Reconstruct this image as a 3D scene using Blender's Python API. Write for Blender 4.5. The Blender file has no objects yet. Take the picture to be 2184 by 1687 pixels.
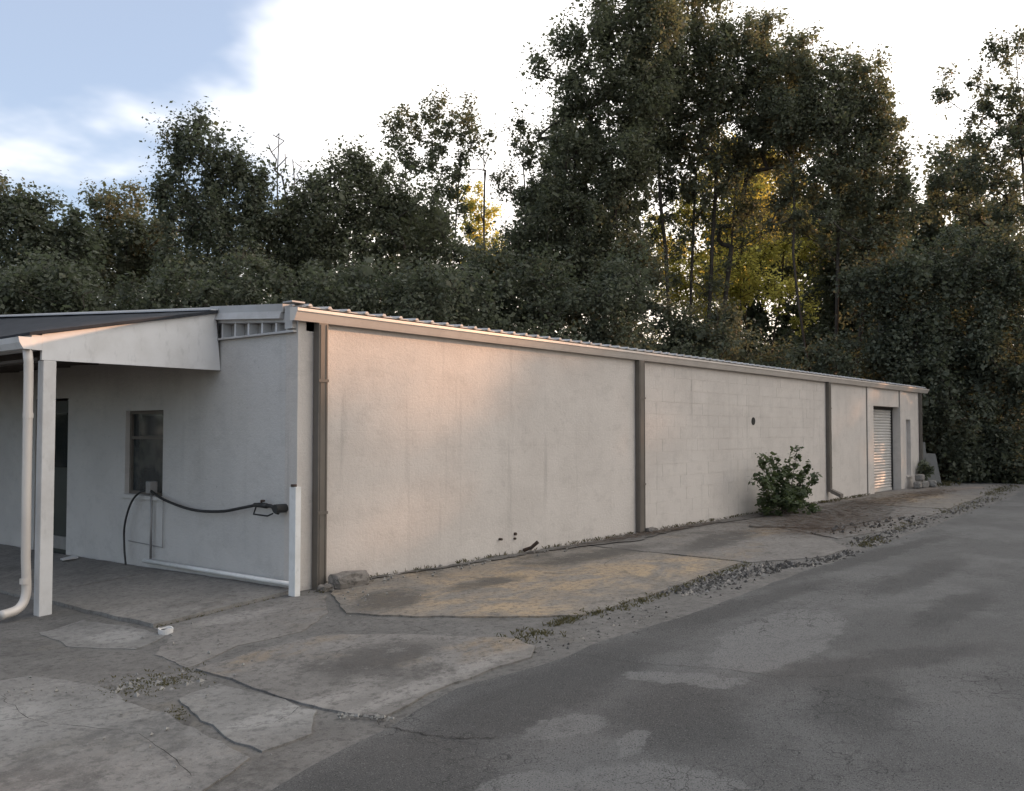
import bpy, bmesh, math, random
import numpy as np
from mathutils import Vector, Matrix
R = math.radians
random.seed(7)
S = bpy.context.scene
C = S.collection

# ------------------------------------------------------------------ camera
CAM = (-5.6735, -7.4892, 1.6); YAW = 0.67669; PITCH = 0.034337; FPX = 1923.95
cd = bpy.data.cameras.new('camera'); cam = bpy.data.objects.new('camera', cd); C.objects.link(cam)
cam.location = CAM
cam.rotation_euler = (math.pi / 2 + PITCH, 0, YAW - math.pi / 2)
cd.sensor_width = 36; cd.lens = 36 * FPX / 2184
cd.shift_x = -25 / 2184; cd.shift_y = 9.5 / 2184
cd.clip_start = .1; cd.clip_end = 3000
S.camera = cam
S.cycles.max_bounces = 3; S.cycles.diffuse_bounces = 2; S.cycles.glossy_bounces = 1; S.cycles.transmission_bounces = 2; S.cycles.transparent_max_bounces = 4; S.cycles.use_adaptive_sampling = True; S.cycles.adaptive_threshold = .02

# ------------------------------------------------------------------ sun, sky, exposure
SUN_EL = R(14.0); SUN_AZ = R(-22.0)            # azimuth measured from +X towards +Y
sdir = Vector((math.cos(SUN_EL) * math.cos(SUN_AZ), math.cos(SUN_EL) * math.sin(SUN_AZ), math.sin(SUN_EL)))
sl = bpy.data.lights.new('sun', 'SUN'); sl.energy = 5.0; sl.angle = R(1.0); sl.color = (1.0, .53, .29)
so = bpy.data.objects.new('sun', sl); C.objects.link(so)
so.rotation_euler = sdir.to_track_quat('Z', 'Y').to_euler(); so.location = (20, -10, 30)

W = bpy.data.worlds.new('World'); S.world = W; W.use_nodes = True
nt = W.node_tree; nt.nodes.clear()
def wn(t, **kw):
    n = nt.nodes.new(t)
    for k, v in kw.items(): setattr(n, k, v)
    return n
def wl(a, b): nt.links.new(a, b)
sky = wn('ShaderNodeTexSky', sky_type='NISHITA', sun_disc=False)
sky.sun_elevation = SUN_EL; sky.sun_rotation = math.pi / 2 - SUN_AZ
sky.air_density = 1.0; sky.dust_density = .6; sky.ozone_density = 3.0
tc = wn('ShaderNodeTexCoord')
sep = wn('ShaderNodeSeparateXYZ'); wl(tc.outputs['Generated'], sep.inputs[0])
zc = wn('ShaderNodeMath', operation='MAXIMUM'); wl(sep.outputs[2], zc.inputs[0]); zc.inputs[1].default_value = 0
za = wn('ShaderNodeMath', operation='ADD'); wl(zc.outputs[0], za.inputs[0]); za.inputs[1].default_value = .22
dx = wn('ShaderNodeMath', operation='DIVIDE'); wl(sep.outputs[0], dx.inputs[0]); wl(za.outputs[0], dx.inputs[1])
dy = wn('ShaderNodeMath', operation='DIVIDE'); wl(sep.outputs[1], dy.inputs[0]); wl(za.outputs[0], dy.inputs[1])
cmb = wn('ShaderNodeCombineXYZ'); wl(dx.outputs[0], cmb.inputs[0]); wl(dy.outputs[0], cmb.inputs[1])
cmb.inputs[2].default_value = 3.1
n1 = wn('ShaderNodeTexNoise'); n1.inputs['Scale'].default_value = 1.7; n1.inputs['Detail'].default_value = 5; n1.inputs['Roughness'].default_value = .52
wl(cmb.outputs[0], n1.inputs['Vector'])
# cloud cover grows towards the low sun, where the haze is brightest
dot = wn('ShaderNodeVectorMath', operation='DOT_PRODUCT'); wl(tc.outputs['Generated'], dot.inputs[0]); dot.inputs[1].default_value = sdir
glow = wn('ShaderNodeMapRange', interpolation_type='SMOOTHSTEP'); wl(dot.outputs['Value'], glow.inputs[0])
glow.inputs[1].default_value = .17; glow.inputs[2].default_value = .46; glow.inputs[3].default_value = 0; glow.inputs[4].default_value = .36
cov = wn('ShaderNodeMath', operation='ADD'); wl(n1.outputs[0], cov.inputs[0]); wl(glow.outputs[0], cov.inputs[1])
cm = wn('ShaderNodeMapRange', interpolation_type='SMOOTHSTEP'); wl(cov.outputs[0], cm.inputs[0])
cm.inputs[1].default_value = .46; cm.inputs[2].default_value = .74
bri = wn('ShaderNodeMapRange'); wl(dot.outputs['Value'], bri.inputs[0])
bri.inputs[1].default_value = -1; bri.inputs[2].default_value = 1; bri.inputs[3].default_value = 8.0; bri.inputs[4].default_value = 16.0
cc = wn('ShaderNodeVectorMath', operation='SCALE'); 
lowc = wn('ShaderNodeMapRange', interpolation_type='SMOOTHSTEP'); wl(zc.outputs[0], lowc.inputs[0]); lowc.inputs[1].default_value = .05; lowc.inputs[2].default_value = .30
ccol = wn('ShaderNodeMix', data_type='RGBA'); wl(lowc.outputs[0], ccol.inputs[0]); ccol.inputs[6].default_value = (1.0, .86, .70, 1); ccol.inputs[7].default_value = (1.0, .965, .93, 1)
wl(ccol.outputs[2], cc.inputs[0]); wl(bri.outputs[0], cc.inputs['Scale'])
skb = wn('ShaderNodeVectorMath', operation='SCALE'); wl(sky.outputs[0], skb.inputs[0]); skb.inputs['Scale'].default_value = 2.0
veil = wn('ShaderNodeMix', data_type='RGBA'); veil.inputs[0].default_value = .50; wl(skb.outputs[0], veil.inputs[6]); veil.inputs[7].default_value = (5.6, 5.9, 6.7, 1)
mx = wn('ShaderNodeMix', data_type='RGBA'); wl(cm.outputs[0], mx.inputs[0]); wl(veil.outputs[2], mx.inputs[6]); wl(cc.outputs[0], mx.inputs[7])
bg = wn('ShaderNodeBackground'); wl(mx.outputs[2], bg.inputs[0]); bg.inputs[1].default_value = .10
out = wn('ShaderNodeOutputWorld'); wl(bg.outputs[0], out.inputs[0])
vs = S.view_settings; vs.view_transform = 'Standard'; vs.look = 'None'; vs.exposure = 0.45; vs.gamma = 1; vs.use_curve_mapping = False

# ------------------------------------------------------------------ helpers
def tag(o, label=None, cat=None, group=None, kind=None):
    if label: o['label'] = label
    if cat: o['category'] = cat
    if group: o['group'] = group
    if kind: o['kind'] = kind
    return o
def empty(name, loc=(0, 0, 0), parent=None):
    o = bpy.data.objects.new(name, None); C.objects.link(o); o.location = loc; o.empty_display_size = .2
    if parent: o.parent = parent
    return o
def link(name, me, mat=None, parent=None, loc=None):
    o = bpy.data.objects.new(name, me); C.objects.link(o)
    if mat and not me.materials: me.materials.append(mat)
    if parent:
        o.parent = parent
        pl = Vector(parent.location)
        if parent.parent: pl += parent.parent.location
        o.location = (Vector(loc) if loc is not None else Vector((0, 0, 0))) - pl
    elif loc is not None: o.location = loc
    return o
class MB:
    def __init__(s): s.v = []; s.f = []
    def box(s, x0, x1, y0, y1, z0, z1):
        b = len(s.v)
        s.v += [(x0, y0, z0), (x1, y0, z0), (x1, y1, z0), (x0, y1, z0), (x0, y0, z1), (x1, y0, z1), (x1, y1, z1), (x0, y1, z1)]
        s.f += [tuple(b + i for i in q) for q in ((3, 2, 1, 0), (4, 5, 6, 7), (0, 1, 5, 4), (1, 2, 6, 5), (2, 3, 7, 6), (3, 0, 4, 7))]
        return s
    def hexa(s, pts):                      # eight corners, bottom ring then top ring
        b = len(s.v); s.v += [tuple(p) for p in pts]
        s.f += [tuple(b + i for i in q) for q in ((3, 2, 1, 0), (4, 5, 6, 7), (0, 1, 5, 4), (1, 2, 6, 5), (2, 3, 7, 6), (3, 0, 4, 7))]
        return s
    def prism(s, ring, a, b):              # ring extruded from offset a to offset b (vectors)
        n = len(ring); k = len(s.v)
        s.v += [tuple(Vector(p) + Vector(a)) for p in ring] + [tuple(Vector(p) + Vector(b)) for p in ring]
        s.f += [tuple(k + n - 1 - i for i in range(n)), tuple(k + n + i for i in range(n))]
        s.f += [(k + i, k + (i + 1) % n, k + n + (i + 1) % n, k + n + i) for i in range(n)]
        return s
    def tube(s, pts, r, n=8, cap=True):
        pts = [Vector(p) for p in pts]; k = len(s.v); m = len(pts)
        rr = r if isinstance(r, (list, tuple)) else [r] * m
        up = None
        for i, p in enumerate(pts):
            t = (pts[min(i + 1, m - 1)] - pts[max(i - 1, 0)]).normalized()
            if up is None: up = t.orthogonal().normalized()
            up = (up - t * up.dot(t)).normalized(); w = t.cross(up)
            for j in range(n):
                a = 2 * math.pi * j / n
                s.v.append(tuple(p + (up * math.cos(a) + w * math.sin(a)) * rr[i]))
        for i in range(m - 1):
            for j in range(n):
                a = k + i * n + j; b = k + i * n + (j + 1) % n
                s.f.append((a, b, b + n, a + n))
        if cap:
            s.f.append(tuple(k + n - 1 - j for j in range(n))); s.f.append(tuple(k + (m - 1) * n + j for j in range(n)))
        return s
    def mesh(s, name, smooth=False, bevel=0, fix=True):
        me = bpy.data.meshes.new(name); me.from_pydata(s.v, [], s.f)
        if fix or bevel:
            bm = bmesh.new(); bm.from_mesh(me)
            bmesh.ops.recalc_face_normals(bm, faces=bm.faces)
            if bevel: bmesh.ops.bevel(bm, geom=[e for e in bm.edges if len(e.link_faces) == 2 and e.calc_face_angle(0) > .5], offset=bevel, segments=2, affect='EDGES', profile=.6)
            bm.to_mesh(me); bm.free()
        if smooth: me.shade_smooth()
        return me
    def build(s, name, mat, parent=None, smooth=False, bevel=0):
        return link(name, s.mesh(name, smooth, bevel), mat, parent, (0, 0, 0) if parent else None)
def catmull(pts, n=6):
    pts = [Vector(p) for p in pts]; P = [pts[0]] + pts + [pts[-1]]; o = []
    for i in range(1, len(P) - 2):
        a, b, c, d = P[i - 1], P[i], P[i + 1], P[i + 2]
        for k in range(n):
            t = k / n
            o.append(.5 * ((2 * b) + (c - a) * t + (2 * a - 5 * b + 4 * c - d) * t * t + (3 * b - a - 3 * c + d) * t ** 3))
    return o + [pts[-1]]
def gz(x, y):                              # height of the yard: falls away gently left of the corner and behind it
    c = lambda a, lo, hi: max(lo, min(hi, a))
    return -.055 * c(-x, 0, 2) - .016 * c(y, 0, 6)

# ------------------------------------------------------------------ materials
class Mat:
    def __init__(s, name, rough=.9, spec=.25):
        s.m = bpy.data.materials.new(name); s.m.use_nodes = True; s.t = s.m.node_tree
        s.b = s.t.nodes['Principled BSDF']; s.b.inputs['Roughness'].default_value = rough
        s.b.inputs['Specular IOR Level'].default_value = spec
        s.pos = s.n('ShaderNodeNewGeometry').outputs['Position']
    def n(s, t, **kw):
        x = s.t.nodes.new(t)
        for k, v in kw.items(): setattr(x, k, v)
        return x
    def l(s, a, b): s.t.links.new(a, b)
    def scaled(s, v):
        x = s.n('ShaderNodeVectorMath', operation='MULTIPLY'); s.l(s.pos, x.inputs[0]); x.inputs[1].default_value = v
        return x.outputs[0]
    def noise(s, scale, detail=4, rough=.55, vec=None, dist=0):
        x = s.n('ShaderNodeTexNoise'); x.inputs['Scale'].default_value = scale; x.inputs['Detail'].default_value = detail
        x.inputs['Roughness'].default_value = rough; x.inputs['Distortion'].default_value = dist
        s.l(s.scaled(vec) if vec else s.pos, x.inputs['Vector']); return x.outputs[0]
    def ramp(s, src, lo, hi, a=0., b=1.):
        x = s.n('ShaderNodeMapRange', interpolation_type='SMOOTHSTEP'); s.l(src, x.inputs[0])
        x.inputs[1].default_value = lo; x.inputs[2].default_value = hi; x.inputs[3].default_value = a; x.inputs[4].default_value = b
        return x.outputs[0]
    def mul(s, a, b):
        x = s.n('ShaderNodeMath', operation='MULTIPLY'); s.l(a, x.inputs[0])
        if isinstance(b, (int, float)): x.inputs[1].default_value = b
        else: s.l(b, x.inputs[1])
        return x.outputs[0]
    def mix(s, f, a, b):
        x = s.n('ShaderNodeMix', data_type='RGBA')
        for v, i in ((f, 0), (a, 6), (b, 7)):
            if hasattr(v, 'is_output'): s.l(v, x.inputs[i])
            elif i == 0: x.inputs[0].default_value = v
            else: x.inputs[i].default_value = (*v, 1)
        return x.outputs[2]
    def col(s, c):
        if hasattr(c, 'is_output'): s.l(c, s.b.inputs['Base Color'])
        else: s.b.inputs['Base Color'].default_value = (*c, 1)
    def bump(s, h, strength=.3, dist=.01):
        x = s.n('ShaderNodeBump'); x.inputs['Strength'].default_value = strength; x.inputs['Distance'].default_value = dist
        s.l(h, x.inputs['Height'])
        if s.b.inputs['Normal'].is_linked: s.l(s.b.inputs['Normal'].links[0].from_socket, x.inputs['Normal'])
        s.l(x.outputs[0], s.b.inputs['Normal'])

def mat_paint(name, base, dirty, streak=.5, joints=0., axis='x'):
    M = Mat(name, .85, .2)
    a = M.ramp(M.noise(.9, 7, .68), .40, .62)
    c = M.mix(M.mul(a, .5), base, dirty)
    b2 = M.ramp(M.noise(3.2, 7, .75, (.8, .8, 1.2)), .50, .64); c = M.mix(M.mul(b2, .28), c, tuple(x * .8 for x in dirty))
    st = M.ramp(M.noise(1.0, 5, .65, (5.5, 5.5, .35)), .55, .78)
    c = M.mix(M.mul(st, streak), c, tuple(x * .72 for x in dirty))
    fl = M.ramp(M.noise(9, 6, .7, (1, 1, 1.6)), .60, .72)
    c = M.mix(M.mul(fl, .35), c, tuple(x * .62 for x in dirty))
    ch = M.ramp(M.noise(20, 5, .7, (1, 1, .6)), .665, .72)
    c = M.mix(M.mul(ch, .6), c, (.22, .20, .18))
    M.col(c)
    M.bump(M.noise(24, 6, .75), .8, .012)
    if joints:
        bk = M.n('ShaderNodeTexBrick'); bk.inputs['Scale'].default_value = 1; bk.inputs['Brick Width'].default_value = .4; bk.inputs['Row Height'].default_value = .2
        bk.inputs['Mortar Size'].default_value = .006; bk.inputs['Mortar Smooth'].default_value = .6
        bk.inputs['Color1'].default_value = bk.inputs['Color2'].default_value = (1, 1, 1, 1); bk.inputs['Mortar'].default_value = (0, 0, 0, 1)
        sp = M.n('ShaderNodeSeparateXYZ'); M.l(M.pos, sp.inputs[0]); cb = M.n('ShaderNodeCombineXYZ')
        M.l(sp.outputs[0 if axis == 'x' else 1], cb.inputs[0]); M.l(sp.outputs[2], cb.inputs[1]); M.l(cb.outputs[0], bk.inputs['Vector'])
        M.bump(bk.outputs['Color'], joints, .006)
    return M.m
def mat_simple(name, col, rough=.6, spec=.3, metal=0, var=.25, scale=6, dirt=None, bump=.1):
    M = Mat(name, rough, spec); M.b.inputs['Metallic'].default_value = metal
    f = M.ramp(M.noise(scale, 5, .6), .35, .7)
    c = M.mix(M.mul(f, var), col, tuple(x * .45 for x in col) if dirt is None else dirt)
    f2 = M.ramp(M.noise(scale * 5, 3, .6, (1, 1, .4)), .58, .72)
    c = M.mix(M.mul(f2, var * .8), c, tuple(x * .6 for x in col)); M.col(c)
    M.bump(M.noise(scale * 6, 3), bump, .004); return M.m
def blobs(M, spots, warp=.35, edge=.25):
    """union of ragged worn spots (x, y, half length, half width, angle) in plan; 1 inside, 0 outside"""
    nn = M.n('ShaderNodeTexNoise'); nn.inputs['Scale'].default_value = 3.0; nn.inputs['Detail'].default_value = 7; nn.inputs['Roughness'].default_value = .72; M.l(M.pos, nn.inputs['Vector'])
    sb = M.n('ShaderNodeVectorMath', operation='SUBTRACT'); M.l(nn.outputs[1], sb.inputs[0]); sb.inputs[1].default_value = (.5, .5, .5)
    sc_ = M.n('ShaderNodeVectorMath', operation='SCALE'); M.l(sb.outputs[0], sc_.inputs[0]); sc_.inputs['Scale'].default_value = warp
    ad = M.n('ShaderNodeVectorMath', operation='ADD'); M.l(M.pos, ad.inputs[0]); M.l(sc_.outputs[0], ad.inputs[1])
    res = None
    for (x, y, a, b, an) in spots:
        mp = M.n('ShaderNodeMapping', vector_type='TEXTURE'); M.l(ad.outputs[0], mp.inputs[0])
        mp.inputs['Location'].default_value = (x, y, 0); mp.inputs['Rotation'].default_value = (0, 0, R(an)); mp.inputs['Scale'].default_value = (a, b, 1e3)
        ln = M.n('ShaderNodeVectorMath', operation='LENGTH'); M.l(mp.outputs[0], ln.inputs[0])
        f = M.ramp(ln.outputs['Value'], 1 - edge, 1 + edge, 1, 0)
        if res is None: res = f
        else:
            mxx = M.n('ShaderNodeMath', operation='MAXIMUM'); M.l(res, mxx.inputs[0]); M.l(f, mxx.inputs[1]); res = mxx.outputs[0]
    return res
def mat_concrete(name, grey, tan, dark, tan_amt, dark_amt, tanspots=None, darkspots=None, palespots=None):
    M = Mat(name, .95, .15)
    c = M.mix(M.ramp(M.noise(2.2, 6, .65), .35, .65), grey, tuple(x * 1.25 for x in grey))
    if palespots: c = M.mix(M.mul(blobs(M, palespots, .30, .3), .8), c, tuple(x * 1.6 for x in grey))
    st = M.ramp(M.noise(1.5, 8, .75, (.8, 1.3, 1), .9), .40, .62)
    if tanspots: c = M.mix(M.mul(M.mul(blobs(M, tanspots, .7, .55), st), .95), c, tan)
    t = M.ramp(M.noise(1.0, 6, .68, None, .4), .62 - .22 * tan_amt, .76 - .16 * tan_amt)
    c = M.mix(M.mul(t, .6), c, tan)
    d = M.ramp(M.noise(.9, 6, .72, None, .4), .62 - .2 * dark_amt, .74 - .12 * dark_amt)
    c = M.mix(M.mul(d, .75), c, dark)
    if darkspots: c = M.mix(M.mul(blobs(M, darkspots, .6, .45), .8), c, dark)
    d2 = M.ramp(M.noise(16, 6, .8), .48, .62); c = M.mix(M.mul(d2, .62), c, dark)
    d4 = M.ramp(M.noise(6, 6, .8), .54, .64); c = M.mix(M.mul(d4, .35), c, tuple(x * 1.55 for x in grey))
    d3 = M.ramp(M.noise(4.5, 7, .75), .55, .72); c = M.mix(M.mul(d3, .45), c, dark)
    sp = M.ramp(M.noise(90, 2, .5), .66, .72); c = M.mix(M.mul(sp, .4), c, tuple(x * 1.7 for x in grey))
    M.col(c); M.bump(M.noise(30, 6, .75), .9, .012); return M.m
LIGHT_SPOTS = [(-.36, -4.55, .13, .42, 18), (1.15, -4.60, 1.25, .38, 8), (-1.47, -4.42, .30, .15, -25), (-2.25, -4.72, .34, .17, -15), (-1.84, -5.3, .24, .5, 10), (-1.45, -4.85, .2, .09, 30)]
DARK_SPOTS = [(-1.0, -3.95, 1.9, .30, 2), (2.2, -3.82, 1.9, .18, -3), (-2.7, -4.25, .9, .5, 20), (6.5, -3.7, 3.0, .18, -3), (-.95, -4.9, .55, .36, 25), (.9, -5.5, 1.0, .22, -25), (3.2, -5.4, 1.2, .2, 0), (-.1, -5.6, .6, .28, 20), (5, -4.6, 1.5, .25, 0)]
def mat_asphalt(name, base, light=.5, crack=.6, spots=True):
    M = Mat(name, .88, .3)
    c = M.mix(M.ramp(M.noise(.55, 6, .6, None, .7), .42, .62), base, tuple(x * (1 + light) for x in base))
    if spots:
        c = M.mix(M.mul(blobs(M, DARK_SPOTS, .6, .4), .75), c, tuple(x * .58 for x in base))
        c = M.mix(M.mul(blobs(M, LIGHT_SPOTS, .42, .10), .8), c, tuple(x * 1.72 for x in base))
    c = M.mix(M.mul(M.ramp(M.noise(1.7, 7, .7, (.6, 1.4, 1)), .52, .70), .5), c, tuple(x * .62 for x in base))
    g = M.ramp(M.noise(140, 2, .6), .58, .70); c = M.mix(M.mul(g, .7), c, (.24, .235, .225))
    d5 = M.ramp(M.noise(9, 8, .8), .52, .64); c = M.mix(M.mul(d5, .35), c, tuple(x * .6 for x in base))
    g2 = M.ramp(M.noise(95, 2, .6), .56, .66); c = M.mix(M.mul(g2, .8), c, (.025, .025, .025))
    v = M.n('ShaderNodeTexVoronoi', feature='DISTANCE_TO_EDGE'); v.inputs['Scale'].default_value = 6.5
    wv = M.n('ShaderNodeVectorMath', operation='ADD'); M.l(M.pos, wv.inputs[0])
    nn = M.n('ShaderNodeTexNoise'); nn.inputs['Scale'].default_value = 6; nn.inputs['Detail'].default_value = 5; M.l(M.pos, nn.inputs['Vector'])
    ns = M.n('ShaderNodeVectorMath', operation='SCALE'); M.l(nn.outputs[1], ns.inputs[0]); ns.inputs['Scale'].default_value = .22
    M.l(ns.outputs[0], wv.inputs[1]); M.l(wv.outputs[0], v.inputs['Vector'])
    ck = M.ramp(v.outputs['Distance'], .0, .03, 1, 0); zone = M.ramp(M.noise(.6, 5, .6), .50, .60)
    ck = M.mul(M.mul(ck, zone), crack); c2 = M.mix(ck, c, (.03, .03, .029)); M.col(c2)
    M.bump(M.noise(70, 5, .8), 1.0, .012); return M.m
def mat_leaf(name, a, b, trans=.45, yel=(.12, .10, .02), yamt=.2):
    M = Mat(name, .6, .25)
    at = M.n('ShaderNodeAttribute', attribute_name='rnd')
    sx = M.n('ShaderNodeSeparateColor'); M.l(at.outputs['Color'], sx.inputs[0])
    c = M.mix(sx.outputs[0], a, b); c = M.mix(M.mul(M.ramp(sx.outputs[1], 1 - yamt, 1.0), .7), c, yel)
    M.col(c)
    tr = M.n('ShaderNodeBsdfTranslucent'); tcx = M.mix(.35, c, (yel[0] * 1.2, yel[1] * 1.4, yel[2] * 1.2)); M.l(tcx, tr.inputs[0])
    ms = M.n('ShaderNodeMixShader'); ms.inputs[0].default_value = trans
    M.l(M.b.outputs[0], ms.inputs[1]); M.l(tr.outputs[0], ms.inputs[2])
    M.l(ms.outputs[0], M.t.nodes['Material Output'].inputs[0]); return M.m

m_wall = mat_paint('painted_block_wall', (.555, .51, .466), (.455, .415, .378), .58, .13, 'x')
m_block = mat_paint('painted_block', (.555, .51, .466), (.455, .415, .378), .58)
m_endw = mat_paint('painted_end_wall', (.54, .515, .485), (.45, .43, .405), .25, .10, 'y')
m_mortar = mat_paint('painted_joint', (.54, .495, .455), (.43, .39, .36), .35)
m_white = mat_simple('white_paint', (.66, .65, .64), .7, .25, 0, .38, 3, (.45, .43, .40))
m_post = mat_simple('post_paint', (.60, .585, .565), .7, .3, 0, .35, 4, (.38, .35, .32), .3)
m_pvc = mat_simple('white_plastic', (.70, .69, .67), .55, .3, 0, .45, 5, (.52, .50, .46))
m_gutter = mat_simple('gutter_metal', (.60, .55, .50), .45, .4, .15, .3, 2.5, (.40, .35, .31))
m_roof = mat_simple('roof_metal', (.44, .435, .43), .6, .3, .1, .4, 2, (.28, .26, .24))
m_ds = mat_simple('downspout_brown', (.135, .118, .100), .6, .3, 0, .4, 3, (.09, .075, .06))
m_dark = mat_simple('dark_recess', (.035, .033, .03), .9)
m_shing = mat_simple('roof_felt', (.035, .038, .044), .95, .2, 0, .5, 5, None, .6)
m_trim = mat_simple('edge_flashing', (.48, .49, .51), .6, .3, .1, .2, 2)
m_fascia = mat_simple('grey_fascia', (.46, .45, .44), .6, .3, .1, .4, 4, (.28, .25, .22))
m_door = mat_simple('shutter_metal', (.58, .56, .53), .5, .35, .2, .3, 2, (.40, .36, .32))
m_jamb = mat_simple('door_reveal', (.42, .40, .38), .85)
m_hose = mat_simple('black_rubber', (.025, .025, .025), .5, .4)
m_iron = mat_simple('rusty_iron', (.06, .05, .045), .6, .4, .5, .5, 20, (.12, .06, .03))
m_pipe = mat_simple('galvanised_pipe', (.30, .29, .28), .5, .4, .4, .3, 8)
m_chunk = mat_concrete('broken_block', (.17, .155, .14), (.26, .22, .16), (.06, .055, .05), .3, .6)
m_cblk = mat_concrete('grey_block', (.20, .19, .175), (.26, .24, .2), (.10, .095, .09), .2, .3)
m_sheet = mat_simple('grey_sheet', (.15, .148, .14), .8, .2, 0, .3, 3)
m_darkdoor = mat_simple('dark_door_paint', (.045, .05, .045), .5, .3, 0, .4, 3)
m_asph = mat_asphalt('road_asphalt', (.100, .0985, .0955), .35, .9)
M = Mat('gravel_stone', .95, .15); ri = M.n('ShaderNodeNewGeometry').outputs['Random Per Island']
M.col(M.mix(M.ramp(ri, .2, 1.0), (.055, .052, .048), M.mix(M.ramp(ri, .75, 1), (.15, .14, .13), (.30, .28, .25)))); m_gravel = M.m
M = Mat('straw_needles', .9, .15); ri = M.n('ShaderNodeNewGeometry').outputs['Random Per Island']
M.col(M.mix(ri, (.06, .046, .038), (.19, .135, .098))); m_needle = M.m
m_rafter = mat_simple('old_rafter_wood', (.13, .11, .095), .9, .2, 0, .5, 5)
m_crack = mat_simple('crack_fill', (.022, .021, .02), .95)
m_dirt = mat_concrete('yard_surface', (.132, .126, .118), (.17, .15, .12), (.068, .065, .061), .25, .4)
TAN = [(1.9, -1.5, 2.1, .95, -8), (3.6, -2.1, 1.2, .55, 5), (.8, -2.2, .9, .5, 30), (5.6, -2.2, .9, .25, 10), (8.0, -1.4, 1.2, .3, 0), (17, -1.2, 2.2, .5, 0), (-1.6, -1.75, .7, .14, 0), (-.5, -3.0, .3, .25, 0)]
DRK = [(.25, -1.1, .55, .30, 30), (1.5, -1.2, .55, .18, 0), (4.0, -.9, 1.3, .28, 0), (6.5, -1.4, 1.6, .3, 10), (-1.2, -2.5, .5, .3, 0)]
PAL = [(-.95, -.42, .42, .16, -10), (-.73, -1.84, .11, .08, 0), (-1.9, -.1, .2, .25, 0), (-2.2, -2.9, .5, .12, 0), (-1.2, -3.2, .9, .10, 0), (-3.6, -1.6, .5, .3, 0)]
m_c_tan = mat_concrete('stained_concrete', (.180, .165, .146), (.36, .275, .18), (.080, .075, .069), .3, .35, TAN, DRK)
m_c_mid = mat_concrete('weathered_concrete', (.170, .160, .148), (.25, .20, .145), (.080, .075, .070), .2, .4, TAN, DRK, PAL)
m_c_grey = mat_concrete('grey_concrete', (.180, .174, .164), (.21, .195, .17), (.095, .092, .088), .15, .35, None, None, PAL)
m_c_dark = mat_concrete('porch_concrete', (.20, .188, .172), (.24, .205, .165), (.105, .098, .09), .25, .4)
m_soil = mat_concrete('leaf_litter', (.06, .05, .038), (.10, .07, .04), (.03, .028, .022), .4, .4)
m_straw = mat_concrete('straw_litter', (.115, .100, .088), (.15, .12, .095), (.065, .057, .050), .3, .5)
m_bark = mat_simple('bark', (.085, .072, .060), .95, .15, 0, .6, 4, (.04, .035, .03), .8)
m_dead = mat_simple('dead_wood', (.20, .17, .15), .95, .15, 0, .5, 4)
m_grass = mat_leaf('grass_blades', (.05, .052, .026), (.12, .10, .055), .3)
m_leafA = mat_leaf('leaf_grey_green', (.096, .103, .070), (.182, .187, .125), .46, (.15, .165, .065), .12)
m_leafB = mat_leaf('leaf_dark_green', (.082, .092, .066), (.158, .168, .118), .44, (.11, .13, .05), .08)
m_leafC = mat_leaf('leaf_yellow_green', (.26, .275, .085), (.48, .46, .13), .72, (.68, .53, .15), .45)  # yellow-green leaves with the golden backlit glow painted into their colour
m_leafD = mat_leaf('bush_leaf', (.045, .062, .032), (.095, .118, .060), .38, (.10, .12, .03), .10)

M = Mat('window_glass', .08, .5); M.col((.018, .022, .024)); m_glass = M.m
M = Mat('blind_glass', .12, .5); M.col(M.mix(M.ramp(M.noise(2.2, 3, .6), .45, .6), (.03, .035, .036), (.075, .078, .07))); m_glass2 = M.m

# ------------------------------------------------------------------ ground, road, concrete apron
def sheet(name, poly, mat, z=0., thick=0., parent=None, jag=.03, seg=.18, cut=.4, seed=0):
    """polygon in plan (metres) with a broken outline, laid on the yard, given thickness"""
    rnd = random.Random(seed + int(abs(poly[0][0]) * 977) + len(poly))
    pts = []
    for i, a in enumerate(poly):
        b = poly[(i + 1) % len(poly)]; a2 = Vector(a); b2 = Vector(b); L = (b2 - a2).length
        n = max(1, int(L / seg)); nr = Vector((-(b2 - a2).y, (b2 - a2).x)).normalized() if L else Vector((0, 0))
        off = 0
        for k in range(n):
            p = a2.lerp(b2, k / n)
            if k: off = off * .6 + rnd.uniform(-jag, jag); p = p + nr * off
            pts.append((p.x, p.y))
    bm = bmesh.new()
    f = bm.faces.new([bm.verts.new((x, y, 0)) for x, y in pts])
    bmesh.ops.triangulate(bm, faces=[f])
    xs = [p[0] for p in pts]; ys = [p[1] for p in pts]
    for c in (-2., -1., 0.):
        if min(xs) < c < max(xs): bmesh.ops.bisect_plane(bm, geom=bm.verts[:] + bm.edges[:] + bm.faces[:], plane_co=(c, 0, 0), plane_no=(1, 0, 0))
    if min(ys) < 0 < max(ys): bmesh.ops.bisect_plane(bm, geom=bm.verts[:] + bm.edges[:] + bm.faces[:], plane_co=(0, 0, 0), plane_no=(0, 1, 0))
    for v in bm.verts: v.co.z = gz(v.co.x, v.co.y) + z
    for f in bm.faces:
        if f.normal.z < 0: f.normal_flip()
    if thick:
        r = bmesh.ops.extrude_face_region(bm, geom=bm.faces[:])
        for v in [g for g in r['geom'] if isinstance(g, bmesh.types.BMVert)]: v.co.z += 0
        top = set(g for g in r['geom'] if isinstance(g, bmesh.types.BMVert))
        for v in bm.verts:
            if v not in top: v.co.z -= thick
        bmesh.ops.recalc_face_normals(bm, faces=bm.faces)
    me = bpy.data.meshes.new(name); bm.to_mesh(me); bm.free()
    return link(name, me, mat, parent)

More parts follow.
